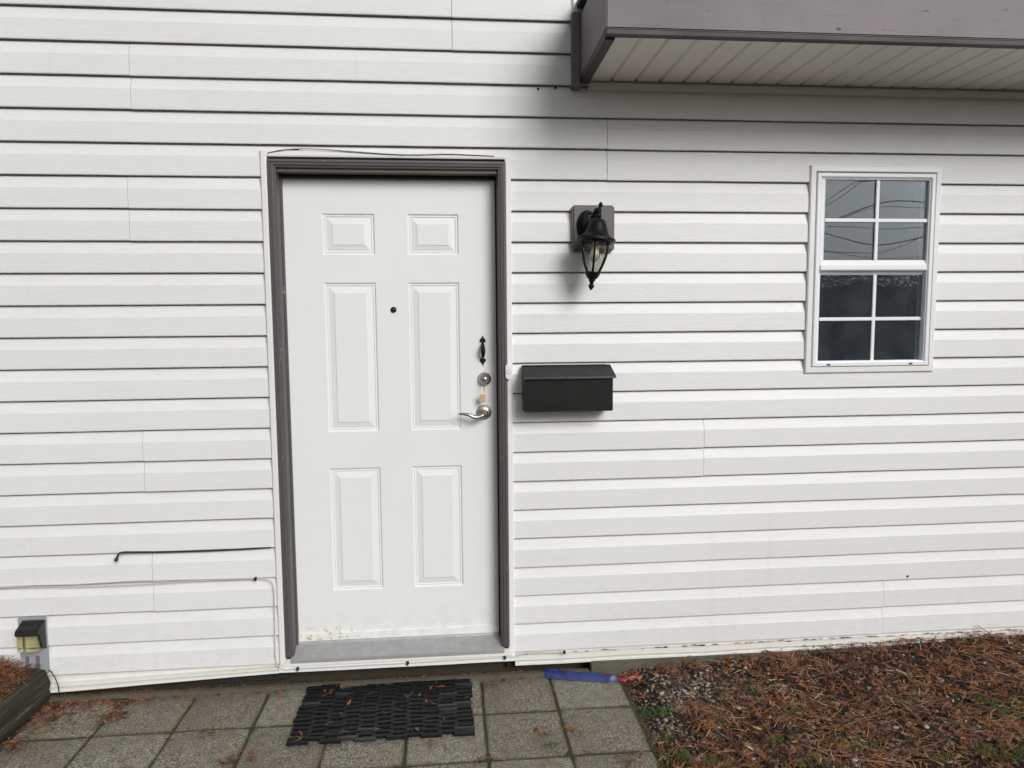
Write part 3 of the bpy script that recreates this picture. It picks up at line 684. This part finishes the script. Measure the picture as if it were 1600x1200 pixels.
for px, py in ((399, 904), (465, 1045), (637, 1036), (789, 1027), (882, 1019)):
    Y = -.012 if py < 1000 else -.022
    c = A(px, py, Y); mb = MB(); mb.lathe([(.0062, .006), (.0066, -.003), (.005, -.006), (0, -.0065)], (c.x, c.y, c.z), 12, 1)
    mb.box(c.x-.003, c.x+.003, c.y-.003, c.y+.006, c.z-.010, c.z-.003); cp_(mb.build('cable_clip', CABB, smooth=True, autos=40))
o = cable('antenna_cable', 'black cable tucked under a siding lap with its connector end drooping', [A(424, 855, .003), A(380, 857.8, .002), A(320, 860.5, .0), A(260, 862.3, -.001), A(215, 862.8, -.004), A(194, 863, -.010), A(187, 864.5, -.016), A(184, 868, -.020), A(182.5, 872, -.020)], .0042, CABB)
mb = MB(); a_, b_ = A(183, 871, -.020), A(180.8, 876, -.020); mb.tube([a_, a_.lerp(b_, .3), a_.lerp(b_, .31), b_], [.0045, .0065, .0075, .0072], 10)
kp(mb.build('connector', m_plain('dull_connector', (.07, .07, .065, 1), .4, .6), smooth=True, autos=40), o)
cable('loose_wire', 'thin brown loose wire sagging along the top of the door trim', [A(418, 239, -.012), A(440, 234.5, -.014), A(470, 232.5, -.015), A(510, 234, -.015), A(560, 237.5, -.015), A(610, 241, -.014), A(650, 242, -.013), A(700, 241, -.013), A(740, 242.5, -.013), A(772, 244, -.012)], .0019, m_plain('brown_wire', (.16, .13, .09, 1), .6))
# screws in the siding near the balcony
for nm, px, py in (('left', 841, 138.5), ('right', 868, 136.5)):
    c = A(px, py, .005); mb = MB(); mb.lathe([(.0042, .012), (.0046, -.001), (.003, -.004), (0, -.0045)], (c.x, c.y, c.z), 10, 1)
    o = mb.build('screw', BLACK, smooth=True); tag(o, 'small black screw in the siding, '+nm+' one of two by the balcony corner', 'screw', 'screws by the balcony corner')
c = A(1418, 900.5, -.002); mb = MB(); mb.lathe([(.005, .004), (.0055, -.002), (.003, -.005), (0, -.0055)], (c.x, c.y, c.z), 10, 1)
tag(mb.build('screw', BLACK, smooth=True), 'single dark screw low on the siding under the window', 'screw')

# solar light at the left
c = at(77, 1045, -.012); SXR = c.x-.001; sz0 = .130; sz1 = at(77, 963, -.01).z
sol = thing('solar_light', 'black solar stair light with clear lens on a grey plate above the timber', 'light', (SXR-.055, -.005, sz0))
mb = MB(); mb.box(SXR-.106, SXR, -.016, -.004, sz0, sz1); kp(mb.build('back_plate', GREYP, bev=.002), sol)
for a in (.022, .062):
    mb = MB(); mb.box(SXR-.106+a, SXR-.106+a+.012, -.0205, -.0162, sz0+.002, sz0+.075); kp(mb.build('bracket_strip', m_plain('dark_grey_metal', (.14, .145, .15, 1), .5)), sol)
hx0, hx1 = SXR-.088, SXR+.001; t0 = sz1-.008
mb = MB(); mb.prism([(-.0162, t0), (-.074, t0-.026), (-.0745, t0-.047), (-.066, t0-.047), (-.0162, t0-.047)], 0, hx0, hx1); hs_o = kp(mb.build('housing', SOLARB, bev=.0025), sol)
mb = MB(); d = .001; mb.prism([(-.024, t0-.0030), (-.069, t0-.0232), (-.069, t0-.0215), (-.024, t0-.0012)], 0, hx0+.009, hx1-.009); mb.build('solar_cell', CELL, hs_o).matrix_parent_inverse = hs_o.matrix_world.inverted()
for xa, xb in ((hx1-.010, hx1-.001),):
    mb = MB(); mb.prism([(-.0164, t0-.0475), (-.060, t0-.0475), (-.046, t0-.105), (-.0164, t0-.125)], 0, xa, xb); kp(mb.build('housing_cheek', SOLARB, bev=.001), sol)
mb = MB(); mb.prism([(-.022, t0-.0475), (-.070, t0-.0475), (-.068, t0-.114), (-.022, t0-.120)], 0, hx0+.004, hx1-.0105); kp(mb.build('lens', LENS, bev=.002), sol)
mb = MB(); mb.box(hx0+.010, hx1-.014, -.0215, -.0165, t0-.117, t0-.048); kp(mb.build('reflector', m_plain('yellowed_reflector', (.62, .62, .46, 1), .35)), sol)
for k in range(3):
    mb = MB(); mb.lathe([(.004, -.0005), (.004, -.004), (.002, -.0062), (0, -.0065)], (hx0+.046+.003*k, -.0216, t0-.066-.014*k), 12, 1); kp(mb.build('led', WPLASTIC, smooth=True), sol)
mb = MB(); mb.tube([(SXR-.004, -.014, sz0+.012), (SXR+.012, -.019, sz0+.006), (SXR+.028, -.022, .108), (SXR+.038, -.024, .075), (SXR+.041, -.026, .030)], .002, 6); kp(mb.build('lead_wire', CABB, smooth=True), sol)

# landscape timber
pa, pb = on(76, 1081, 0), on(0, 1149, 0)
dirv = (pb-pa).normalized(); ang = math.atan2(dirv.x, -dirv.y)          # runs from the wall towards the viewer
Lt = 1.5
bm = bmesh.new(); NXs, NLs = 84, 60; prof = []
W_, H_ = .150, .160
for k in range(NXs):
    a = 2*math.pi*k/NXs; ca, sa = math.cos(a), math.sin(a); e = 3.6
    r = 1/((abs(ca)**e+abs(sa)**e)**(1/e)); prof.append((ca*r*W_/2, sa*r*H_/2))
rows = []
for j in range(NLs+1):
    y = -Lt*j/NLs; row = []
    for k, (px_, pz_) in enumerate(prof):
        n_ = noise.noise((px_*30, y*2.2, pz_*30)); n2 = noise.noise((px_*110+3, y*2.5, pz_*110)); n3 = noise.noise((px_*260, y*3.5, pz_*260))
        s_ = 1+.07*n_+.05*n2-.07*max(0, n3-.1)
        yy = y+.012*noise.noise((px_*25, 5, pz_*25)) if j == 0 else y
        row.append(bm.verts.new((px_*s_, yy, pz_*s_+H_/2)))
    rows.append(row)
for j in range(NLs):
    for k in range(NXs): bm.faces.new((rows[j][k], rows[j][(k+1) % NXs], rows[j+1][(k+1) % NXs], rows[j+1][k]))
bm.faces.new(rows[0]); bm.faces.new(rows[-1][::-1]); bmesh.ops.recalc_face_normals(bm, faces=bm.faces)
me = bpy.data.meshes.new('landscape_timber'); bm.to_mesh(me); bm.free(); me.materials.append(TIMBER)
me.polygons.foreach_set('use_smooth', [True]*len(me.polygons)); me.set_sharp_from_angle(angle=math.radians(55))
tim = tag(link('landscape_timber', me), 'weathered mossy landscape timber edging the paving at the left', 'timber')
tim.rotation_euler = (0, 0, ang); off = Matrix.Rotation(ang, 3, 'Z') @ Vector((-W_/2, 0, 0))
tim.location = (pa.x+off.x+.062, -.020, -.006)

# door mat of linked rubber strips
MATX0, MATX1, MATY0, MATY1 = -.614, .066, .012, -.430
mat_ = thing('door_mat', 'black door mat of linked recycled rubber strips on the pavers', 'door mat', ((MATX0+MATX1)/2, (MATY0+MATY1)/2, 0))
NC = 11; pitch = (MATX1-MATX0)/NC; rowp = .0300
lm = []
for k in range(5):
    rr_ = random.Random(k); b = MB(); b.box(-.0385, .0385, -.0070, .0070, 0, .0125)
    b.v = [(x+rr_.uniform(-.0015, .0015), y+rr_.uniform(-.001, .001), z) for x, y, z in b.v]
    o = b.build('rubber_link', RUBBER, bev=.0012, seg=1); lm.append(o.data); bpy.data.objects.remove(o)
for k in range(2):
    d_ = lm[k].copy(); d_.materials[0] = WORN; lm.append(d_)
rm = random.Random(11)
for c in range(NC):
    for r in range(15):
        x = MATX0+pitch*(c+.5); y = MATY1+.008+rowp*r+(rowp/2 if c % 2 else 0)
        if y > MATY0: continue
        if (c, r) in ((2, 13), (3, 13)): continue
        o = link('rubber_link', lm[rm.randrange(5) if rm.random() > .045 else 5+rm.randrange(2)], mat_)
        o.location = (x-mat_.location.x+rm.uniform(-.003, .003)+.004*math.sin(r*.7), y-mat_.location.y+rm.uniform(-.0018, .0018), .002+rm.uniform(0, .002)+(.004 if rm.random() < .05 else 0))
        o.rotation_euler = (rm.uniform(-.16, .16), rm.uniform(-.03, .03), rm.uniform(-.05, .05))
mb = MB()
for c in range(NC*2-1):
    x = MATX0+pitch*(c+1)/2+.0; mb.tube([(x, MATY1+.01, .007), (x, MATY0-.01, .007)], .0011, 5)
kp(mb.build('link_wire', m_plain('mat_wire', (.12, .12, .12, 1), .4, .8)), mat_)

# blue and red scrap by the wall
ps = thing('plastic_scrap', 'folded blue plastic strip with a red end lying by the wall', 'litter', on(905, 1056, .01))
def strip(pix, wid, mat, nm, th=.012):
    p2, w2 = [], []
    for k in range(len(pix)-1):
        for q in range(6):
            t = q/6; p2.append((pix[k][0]+(pix[k+1][0]-pix[k][0])*t, pix[k][1]+(pix[k+1][1]-pix[k][1])*t)); w2.append((wid[k]+(wid[k+1]-wid[k])*t)*(1+.10*noise.noise((p2[-1][0]*.09, 0, 8))))
    pix, wid = p2+[pix[-1]], w2+[wid[-1]]
    mb = MB(); vs = []; n = len(pix)
    for k, ((px, py), w_) in enumerate(zip(pix, wid)):
        c = on(px, py, .008); tdir = (on(*pix[min(k+1, n-1)], .008)-on(*pix[max(k-1, 0)], .008)).normalized(); sd_ = Vector((-tdir.y, tdir.x, 0))
        for u, hgt in ((-1, .002), (-.75, .7), (-.3, 1.0), (.05, .75), (.35, .95), (.8, .65), (1, .002), (.5, -.05), (-.5, -.05)):
            z = .004+th*(hgt if hgt > .01 else .0)*(1+.45*noise.noise((px*.07, u*2.5, 3))+.15*noise.noise((px*.25, u*4, 5)))
            vs.append(c+sd_*(u*w_)+Vector((0, 0, z-.008)))
    L = 9; fs = [(k*L+j, k*L+(j+1) % L, (k+1)*L+(j+1) % L, (k+1)*L+j) for k in range(n-1) for j in range(L)]+[tuple(range(L)), tuple(range((n-1)*L, n*L))[::-1]]
    mb.add(vs, fs); o = kp(mb.build(nm, mat, smooth=True, autos=35), ps); return o
strip([(848, 1052), (852, 1052.5), (862, 1053), (880, 1055), (900, 1057), (920, 1058.5), (940, 1060), (955, 1061), (964, 1061.5)], [.012, .026, .032, .030, .029, .027, .024, .020, .014], BLUEP, 'blue_strip', .022)
strip([(961, 1060.5), (968, 1061), (975, 1061.5), (983, 1060), (990, 1058), (996, 1055)], [.008, .013, .014, .005, .012, .024], REDP, 'red_end', .012)
strip([(938, 1054.5), (948, 1055.5), (960, 1057.5)], [.004, .007, .005], REDP, 'red_edge', .014)

# ------------------------------------------------------------------ litter in the beds
rn = random.Random(21)
def gravelly(x, y):                           # where pebbles show through the needles
    a = math.exp(-(((x-.96)/.26)**2+((y+.21)/.16)**2)); b = math.exp(-(((x-.80)/.10)**2+((y+.36)/.22)**2))
    c = .38*math.exp(-(((x-1.65)/.45)**2+((y+.62)/.07)**2))
    return max(a, b, c)
def blade(mb, p, ang, L, wd, lift, curve, mi, seg=3, tw=0):
    d = Vector((math.cos(ang), math.sin(ang), 0)); s_ = Vector((-d.y, d.x, 0)); vs = []
    for k in range(seg+1):
        t = k/seg; w2 = wd*(1-.75*abs(2*t-.8)/1.2)
        c = p+d*(L*(t-.5))+s_*(curve*L*(4*t*(1-t)))+Vector((0, 0, lift*t+.10*L*t*(1-t)))
        up = Vector((0, 0, math.sin(tw)*w2)); sv = s_*(w2*math.cos(tw))
        vs += [c-sv-up, c+sv+up]
    mb.add(vs, [(2*k, 2*k+1, 2*k+3, 2*k+2) for k in range(seg)], mi)
def pick(x=None, y=0):
    r = rn.random()
    if x is not None: r = max(0, min(.999, r)); q = noise.noise((x*3.2, y*4.5, 17)); r = (.60+.17*rn.random() if rn.random() < .5 else r) if q < -.18 else (.77+.23*rn.random() if rn.random() < .30 else r) if q > .22 else r
    return 0 if r < .34 else 1 if r < .60 else 2 if r < .77 else 3 if r < .90 else 4
def spray(mb, p, ang, L, mi):                 # flat cedar frond: a midrib with side blades
    blade(mb, p, ang, L, .0011, rn.uniform(0, .008), rn.uniform(-.12, .12), mi)
    d = Vector((math.cos(ang), math.sin(ang), 0)); n = rn.randint(5, 8)
    for k in range(n):
        t = (k+.5)/n; q = p+d*(L*(t-.5)); s_ = 1 if k % 2 else -1; l2 = L*.38*(1-.55*t)
        a2 = ang+s_*rn.uniform(.45, .8); blade(mb, q+Vector((math.cos(a2), math.sin(a2), 0))*l2*.5+Vector((0, 0, .0015)), a2, l2, .0016, rn.uniform(-.002, .004), 0, mi, 2, rn.uniform(-.5, .5))
mb = MB(); n = 0
def zone(x, y): return bedz(x, y)
cnt = 0
while cnt < 26000:
    x, y = rn.uniform(BX-.01, 3.3), rn.uniform(-1.15, .012)
    if y < -.75 and rn.random() < .55: continue
    g = gravelly(x, y)
    if rn.random() < g*.93: continue
    cover = .5+.5*noise.noise((x*5, y*6, 9))
    if rn.random() > .45+.75*cover: continue
    p = Vector((x, y, zone(x, y)+rn.uniform(.001, .026)*(1-.6*g)))
    ang = rn.gauss(.35, 1.0) if rn.random() < .6 else rn.uniform(0, math.pi)
    if rn.random() < .18: blade(mb, p, ang, rn.uniform(.014, .042), rn.uniform(.0018, .0042), rn.uniform(-.004, .008), rn.uniform(-.15, .15), pick(x, y), 2, rn.uniform(-.5, .5)); cnt += 1
    elif rn.random() < .68: blade(mb, p, ang, rn.uniform(.022, .085), rn.uniform(.0009, .0021), rn.uniform(-.008, .014), rn.uniform(-.12, .12), pick(x, y), 3, rn.uniform(-.6, .6)); cnt += 1
    elif rn.random() < .45: spray(mb, p, ang, rn.uniform(.035, .085), rn.choice((0, 0, 3, 3, 1, 4))); cnt += 4
    else: blade(mb, p, ang, rn.uniform(.006, .022), rn.uniform(.0012, .0030), rn.uniform(-.003, .004), rn.uniform(-.3, .3), pick(x, y), 2, rn.uniform(-.5, .5)); cnt += 1
for k in range(900):                           # flat leaf and bark flakes, in clumps
    x, y = rn.uniform(BX+.02, 3.2), rn.uniform(-1.0, .0)
    if noise.noise((x*4, y*5, 31)) < -.05 or rn.random() < gravelly(x, y)*.8: continue
    blade(mb, Vector((x, y, bedz(x, y)+rn.uniform(.012, .030))), rn.uniform(0, 6.3), rn.uniform(.014, .040), rn.uniform(.0035, .0085), rn.uniform(-.004, .008), rn.uniform(-.2, .2), rn.choice((0, 1, 1, 3, 4, 2)), 3, rn.uniform(-.4, .4))
tag(mb.build('needle_litter', NEED, normals=False), 'rust brown conifer needles and fronds covering the bed under the window', 'needles', kind='stuff')
mb = MB()
for k in range(5200):                          # behind the timber
    x, y = (rn.uniform(-2.3, -1.705), rn.uniform(-.40, -.02)) if k % 5 else (rn.uniform(-3, -1.76), rn.uniform(-1.2, -.012))
    blade(mb, Vector((x, y, ledz(x, y)+rn.uniform(.0, .035))), rn.uniform(0, math.pi), rn.uniform(.03, .08), rn.uniform(.001, .0022), rn.uniform(-.01, .02), rn.uniform(-.25, .25), pick(), 3, rn.uniform(-.6, .6))
    if k % 4 == 0: spray(mb, Vector((x, y, ledz(x, y)+rn.uniform(.02, .05))), rn.uniform(0, 6.3), rn.uniform(.04, .09), rn.choice((0, 3, 1)))
tag(mb.build('needle_litter', NEED, normals=False), 'heap of rust brown needles behind the weathered timber', 'needles', kind='stuff')
mb = MB()
def drop(x, y, k=1, z=.003):
    for _ in range(k):
        if rn.random() < .6: blade(mb, Vector((x, y, z+rn.uniform(0, .006))), rn.uniform(0, math.pi), rn.uniform(.012, .045), rn.uniform(.0008, .0018), rn.uniform(-.001, .005), rn.uniform(-.3, .3), pick(), 3, rn.uniform(-.5, .5))
        else: spray(mb, Vector((x, y, z+rn.uniform(0, .005))), rn.uniform(0, 6.3), rn.uniform(.02, .05), rn.choice((0, 3, 1, 2)))
for k in range(2000):                          # drift along the foot of the wall
    t = rn.random(); x = -1.68+2.3*t**1.6
    if MATX0 < x < MATX1 and rn.random() < .8: continue
    wid = .10*math.exp(-((x+1.55)/.22)**2)+.028
    drop(x, .024-abs(rn.gauss(0, wid*.75)), 1)
for k in range(420): drop(rn.uniform(-1.2, .62), .024-abs(rn.gauss(0, .014)), 1)
for px, py, s_, n in ((178, 1120, .035, 90), (95, 1090, .06, 330), (150, 1085, .05, 200), (215, 1080, .04, 120), (85, 1078, .04, 160), (60, 1130, .05, 90), (20, 1165, .03, 60), (370, 1185, .03, 40), (850, 1147, .018, 22), (893, 1140, .02, 22), (640, 1075, .02, 12), (552, 1072, .02, 25), (985, 1190, .03, 25), (800, 1060, .05, 30), (290, 1085, .04, 20), (440, 1085, .03, 16), (470, 1160, .02, 10), (672, 1165, .01, 8), (330, 1145, .02, 10)):
    c = on(px, py, 0)
    for _ in range(n): drop(c.x+rn.gauss(0, s_), min(.022, c.y+rn.gauss(0, s_*.8)))
for k in range(46): drop(rn.uniform(MATX0, MATX1), rn.uniform(MATY1, MATY0), 1, .0165)
for k in range(60):                            # crumbs in the joints
    x, y = rn.uniform(-1.7, .7), rn.uniform(-.7, -.02); drop(x, y)
for k in range(70):
    c_ = rn.randrange(9); r_ = rn.randrange(3)
    if rn.random() < .5: drop(PX0-PS*c_+rn.gauss(0, .006), rn.uniform(-.8, 0), 1, .0)
    else: drop(rn.uniform(-1.7, .7), PY0-PS*(r_+1)+rn.gauss(0, .006), 1, .0)
for k in range(85):
    x = .3+2.9*rn.random()**.8; blade(mb, Vector((x, .002, .0955+rn.uniform(0, .006))), rn.gauss(0, .25), rn.uniform(.006, .035), rn.uniform(.0010, .0028), rn.uniform(0, .003), rn.uniform(-.1, .1), rn.choice((1, 2, 2)), 2, rn.uniform(.3, 1.2))
tag(mb.build('needle_litter', NEED, normals=False), 'loose needles drifted along the wall foot and over the pavers', 'needles', kind='stuff')

# stones
def stone_mesh(seed, sub=1):
    bm = bmesh.new(); bmesh.ops.create_icosphere(bm, subdivisions=sub, radius=1); r = random.Random(seed); k = Vector((r.random()*9, r.random()*9, 0))
    for v in bm.verts: v.co = v.co*(1+.38*noise.noise(v.co*1.1+k)); v.co.z *= .62
    vs = [tuple(v.co) for v in bm.verts]; fs = [tuple(v.index for v in f.verts) for f in bm.faces]; bm.free(); return vs, fs
sm = [stone_mesh(k) for k in range(8)]
mb = MB(); cnt = 0
while cnt < 3000:
    x, y = rn.uniform(BX-.005, 2.6), rn.uniform(-.9, .0)
    g = gravelly(x, y)
    if rn.random() > g+.09: continue
    r = .003+.0085*rn.random()**3.2; a = rn.uniform(0, 6.3); vs, fs = sm[rn.randrange(8)]; sx, sy = rn.uniform(.7, 1.3), rn.uniform(.7, 1.2)
    rr_ = rn.random(); mi = 0 if rr_ < .13 else 1 if rr_ < .42 else 2 if rr_ < .80 else 3; z = bedz(x, y)+rn.uniform(-.4, .35)*r+(.010 if g < .2 else 0)
    ca, sa = math.cos(a), math.sin(a)
    mb.add([(x+r*(sx*v[0]*ca-sy*v[1]*sa), y+r*(sx*v[0]*sa+sy*v[1]*ca), z+r*v[2]) for v in vs], fs, mi); cnt += 1
tag(mb.build('gravel', STONE, normals=False, smooth=True), 'fine grey gravel showing between the needles beside the pavers', 'gravel', kind='stuff')
def pebble(px, py, r, mi, label, sx=1.3):
    c0 = on(px, py, .02); z = bedz(c0.x, c0.y); c0 = on(px, py, z+r*.3); vs, fs = stone_mesh(int(px), 2)
    mb = MB(); mb.add([(r*sx*v[0], r*v[1], r*v[2]) for v in vs], fs); o = mb.build('pebble', STONE[mi], smooth=True)
    o.location = (c0.x, c0.y, z+r*.35+(.012 if px > 1200 else 0)); o.rotation_euler = (0, 0, px % 3); tag(o, label, 'pebble', 'pebbles in the needle bed')
pebble(1025, 1055, .0135, 3, 'tan rounded pebble just right of the red plastic end')
pebble(1033, 1084, .010, 0, 'pale pebble in the gravel below the tan pebble')
pebble(1028, 1126, .010, 0, 'long white pebble close to the edge of the pavers', 1.7)
pebble(1090, 1062, .016, 2, 'dark grey green pebble at the top of the gravel patch', .9)
pebble(1420, 1135, .0095, 0, 'left one of two white pebbles under the long twig')
pebble(1447, 1141, .0095, 0, 'right one of two white pebbles under the long twig')
pebble(1335, 1192, .010, 0, 'white pebble at the bottom edge of the needle bed')
# twigs
def twig(pix, r, label):
    pts = []
    for k, q in enumerate(pix):
        c0 = on(q[0], q[1], .03); z = bedz(c0.x, c0.y)+.022+(q[2] if len(q) > 2 else 0); pts.append(on(q[0], q[1], z) if len(q) < 3 else Vector((c0.x, c0.y, z)))
    fine = []
    for i in range(len(pts)-1):
        for q in range(5): fine.append(pts[i].lerp(pts[i+1], q/5)+Vector((0, rn.uniform(-1, 1), rn.uniform(-1, 1)))*.0014)
    fine.append(pts[-1]); m2 = MB(); m2.tube(fine, [r*(1-.6*k/len(fine)) for k in range(len(fine))], 6)
    tag(m2.build('twig', TWIG, smooth=True), label, 'twig', 'twigs in the needle bed')
twig([(1318, 1135), (1350, 1122), (1395, 1112), (1440, 1100), (1466, 1093)], .0032, 'long curved grey twig lying across the bed below the window')
twig([(1392, 1172), (1430, 1170), (1460, 1162), (1490, 1152)], .0026, 'thin twig near the bottom edge of the needle bed')
twig([(1376, 1037), (1390, 1033), (1404, 1027)], .0024, 'short pale twig close to the wall flashing')
twig([(1088, 1125), (1102, 1110), (1115, 1094)], .0022, 'short twig slanting across the gravel patch')
twig([(1505, 1066), (1535, 1065), (1565, 1062), (1590, 1066)], .0026, 'straight pale twig at the right side of the bed')
c1 = at(1570, 1004, -.03); c2 = at(1527, 977, -.012); m2 = MB(); m2.tube([c1, c1.lerp(c2, .5)+Vector((0, 0, -.003)), c2], [.0028, .0024, .0012], 6)
tag(m2.build('twig', TWIG, smooth=True), 'dark twig leaning up against the bottom siding course', 'twig', 'twigs in the needle bed')
# bark chip
c = on(1408, 1048, .06); mb = MB(); mb.box(-.022, .022, -.006, .006, 0, .004); o = mb.build('bark_chip', m_plain('grey_bark', (.26, .23, .21, 1), .8), bev=.001); o.location = (c.x, c.y, bedz(c.x, c.y)+.02); o.rotation_euler = (.2, .1, -.9); tag(o, 'pale grey bark chip on the needles below the window', 'bark')
# weeds
mb = MB()
for px, py, n, s_ in ((1006, 1106, 26, .022), (1037, 1111, 30, .026), (1125, 1127, 20, .016), (1060, 1180, 30, .024), (1062, 1197, 24, .03), (1180, 1083, 14, .02), (1540, 1100, 26, .022), (1565, 1115, 26, .03), (1590, 1105, 20, .02), (1555, 1175, 34, .04), (1592, 1180, 30, .03), (1268, 1192, 26, .03), (1345, 1165, 22, .03), (1210, 1160, 14, .014), (1240, 1115, 12, .02), (1420, 1100, 14, .03), (1125, 1192, 20, .03), (1040, 1150, 14, .02), (860, 1164, 8, .012), (1470, 1185, 14, .03)):
    c = on(px, py, .02)
    for _ in range(n*3):
        x, y = c.x+rn.gauss(0, s_*1.2), c.y+rn.gauss(0, s_*.7); a = rn.uniform(0, 6.3); z = (bedz(x, y) if x > BX else 0)+rn.uniform(.008, .026)
        blade(mb, Vector((x, y, z)), a, rn.uniform(.012, .032), rn.uniform(.0009, .0028), rn.uniform(.0, .018), rn.uniform(-.2, .2), rn.choice((0, 0, 1)), 2, rn.uniform(-.4, .4))
for k in range(260):                           # moss tufts in the paver joints
    if rn.random() < .5: x, y = PX0-PS*rn.randrange(9)+rn.gauss(0, .004), rn.uniform(-.75, 0)
    else: x, y = rn.uniform(-1.7, .7), PY0-PS*rn.randrange(1, 4)+rn.gauss(0, .004)
    blade(mb, Vector((x, y, -.002)), rn.uniform(0, 6.3), rn.uniform(.005, .012), rn.uniform(.001, .002), rn.uniform(.0, .005), 0, 1, 2)
tag(mb.build('weeds', GREEN, normals=False), 'sparse low green weeds and grass blades among the needles', 'weeds', kind='stuff')

# ------------------------------------------------------------------ across the yard, mirrored in the window
def mirror(px, py, Y, glassY=.006):
    p = at(px, py, glassY); d = (p-CAM); d.y = -d.y; return p+d*((Y-p.y)/d.y)
WY = -16.0
poles = []
for k, x in enumerate((-6.0, 46.0)):
    mb = MB(); mb.tube([(x, WY, -.08), (x, WY, 4), (x, WY, 9.2)], [.16, .14, .11], 12); o = mb.build('utility_pole', WOODP, smooth=True, autos=40)
    tag(o, 'wooden utility pole across the yard, '+('left' if k == 0 else 'right')+' end of the wires mirrored in the window', 'pole', 'utility poles')
    mb = MB(); mb.box(x-.05, x+.05, WY-.9, WY+.9, 8.4, 8.52); mb.build('crossarm', WOODP, o); poles.append(o)
for k, pix in enumerate(([(1289, 316), (1310, 301), (1336, 284)], [(1290, 322), (1315, 307), (1345, 284)], [(1300, 345), (1360, 322), (1400, 314), (1446, 316)], [(1310, 343), (1370, 324), (1446, 325)], [(1287, 364), (1320, 373), (1352, 381), (1385, 382), (1446, 370)], [(1290, 354), (1340, 355), (1380, 358), (1440, 355)], [(1372, 396), (1410, 384), (1446, 366)], [(1290, 392), (1350, 402), (1380, 404)])):
    pts = [mirror(x, y, WY-.12*k) for x, y in pix]
    m0 = (pts[1]-pts[0]).normalized(); m1 = (pts[-1]-pts[-2]).normalized()
    pts = [Vector((-6, WY-.12*k, max(4.0, min(8.6, (pts[0]-m0*8).z))))]+pts+[Vector((46, WY-.12*k, max(4.0, min(8.6, (pts[-1]+m1*20).z))))]
    fine = []
    for i in range(len(pts)-1):
        a, b_, c_, d = pts[max(i-1, 0)], pts[i], pts[i+1], pts[min(i+2, len(pts)-1)]
        if i in (0, len(pts)-2): fine += [b_.lerp(c_, q/8) for q in range(8)]; continue
        if i == 1: a = b_*2-c_
        if i == len(pts)-3: d = c_*2-b_
        for q in range(8):
            t = q/8; fine.append(.5*((2*b_)+(c_-a)*t+(2*a-5*b_+4*c_-d)*t*t+(3*b_-a-3*c_+d)*t**3))
    mb = MB(); mb.tube(fine+[pts[-1]], .015 if k in (4, 2) else .009, 6)
    tag(mb.build('overhead_wire', CABB, smooth=True), ('steep overhead wire mirrored at the top left of the window', 'second steep overhead wire mirrored at the top left of the window', 'upper arching overhead wire mirrored in the upper sash', 'thin overhead wire mirrored just below the arching one', 'thick sagging overhead wire mirrored in the lower row of the upper sash', 'thin level overhead wire mirrored under the upper muntin', 'slanting overhead wire mirrored at the lower right of the upper sash', 'faint overhead wire mirrored just above the meeting rail')[k], 'wire', 'overhead wires mirrored in the window')
rh = random.Random(5); mb = MB(); HX0, HX1 = -10, 60
def hz(x): return 3.05+.55*noise.noise((x*.35, 0, 3))+.25*noise.noise((x*1.3, 1, 3))
nseg = 140; ring_ = []
for k in range(nseg+1):
    x = HX0+(HX1-HX0)*k/nseg; t = hz(x)-.35
    ring_ += [(x, -22.0+.3*noise.noise((x, 2, 0)), -.1), (x, -21.8+.4*noise.noise((x, 3, 0)), t*.6), (x, -22.6, t), (x, -23.6, t*.6), (x, -23.4, -.1)]
mb.add(ring_, [(k*5+j, k*5+j+1, (k+1)*5+j+1, (k+1)*5+j) for k in range(nseg) for j in range(4)])
hedge = mb.build('hedge', LEAF); tag(hedge, 'dark leafy hedge across the yard mirrored in the lower window pane', 'hedge')
mb = MB()
for k in range(26000):
    x = rh.uniform(5, 30) if k % 4 else rh.uniform(HX0, HX1); z = hz(x)*rh.uniform(.25, 1.10)**.55; y = -21.9+rh.gauss(0, .25)-max(0, z-2)*.4; s_ = rh.uniform(.035, .085)
    a, b_ = rh.uniform(0, 6.3), rh.uniform(-1, 1); u = Vector((math.cos(a), math.sin(a)*.5, b_)).normalized()*s_; v = Vector((-math.sin(a)*.4, .5, math.cos(b_))).normalized()*s_*.6; c = Vector((x, y, z))
    mb.add([c-u, c+v, c+u, c-v], [(0, 1, 2, 3)])
f = mb.build('foliage', LEAF, hedge, normals=False); f['kind'] = 'stuff'
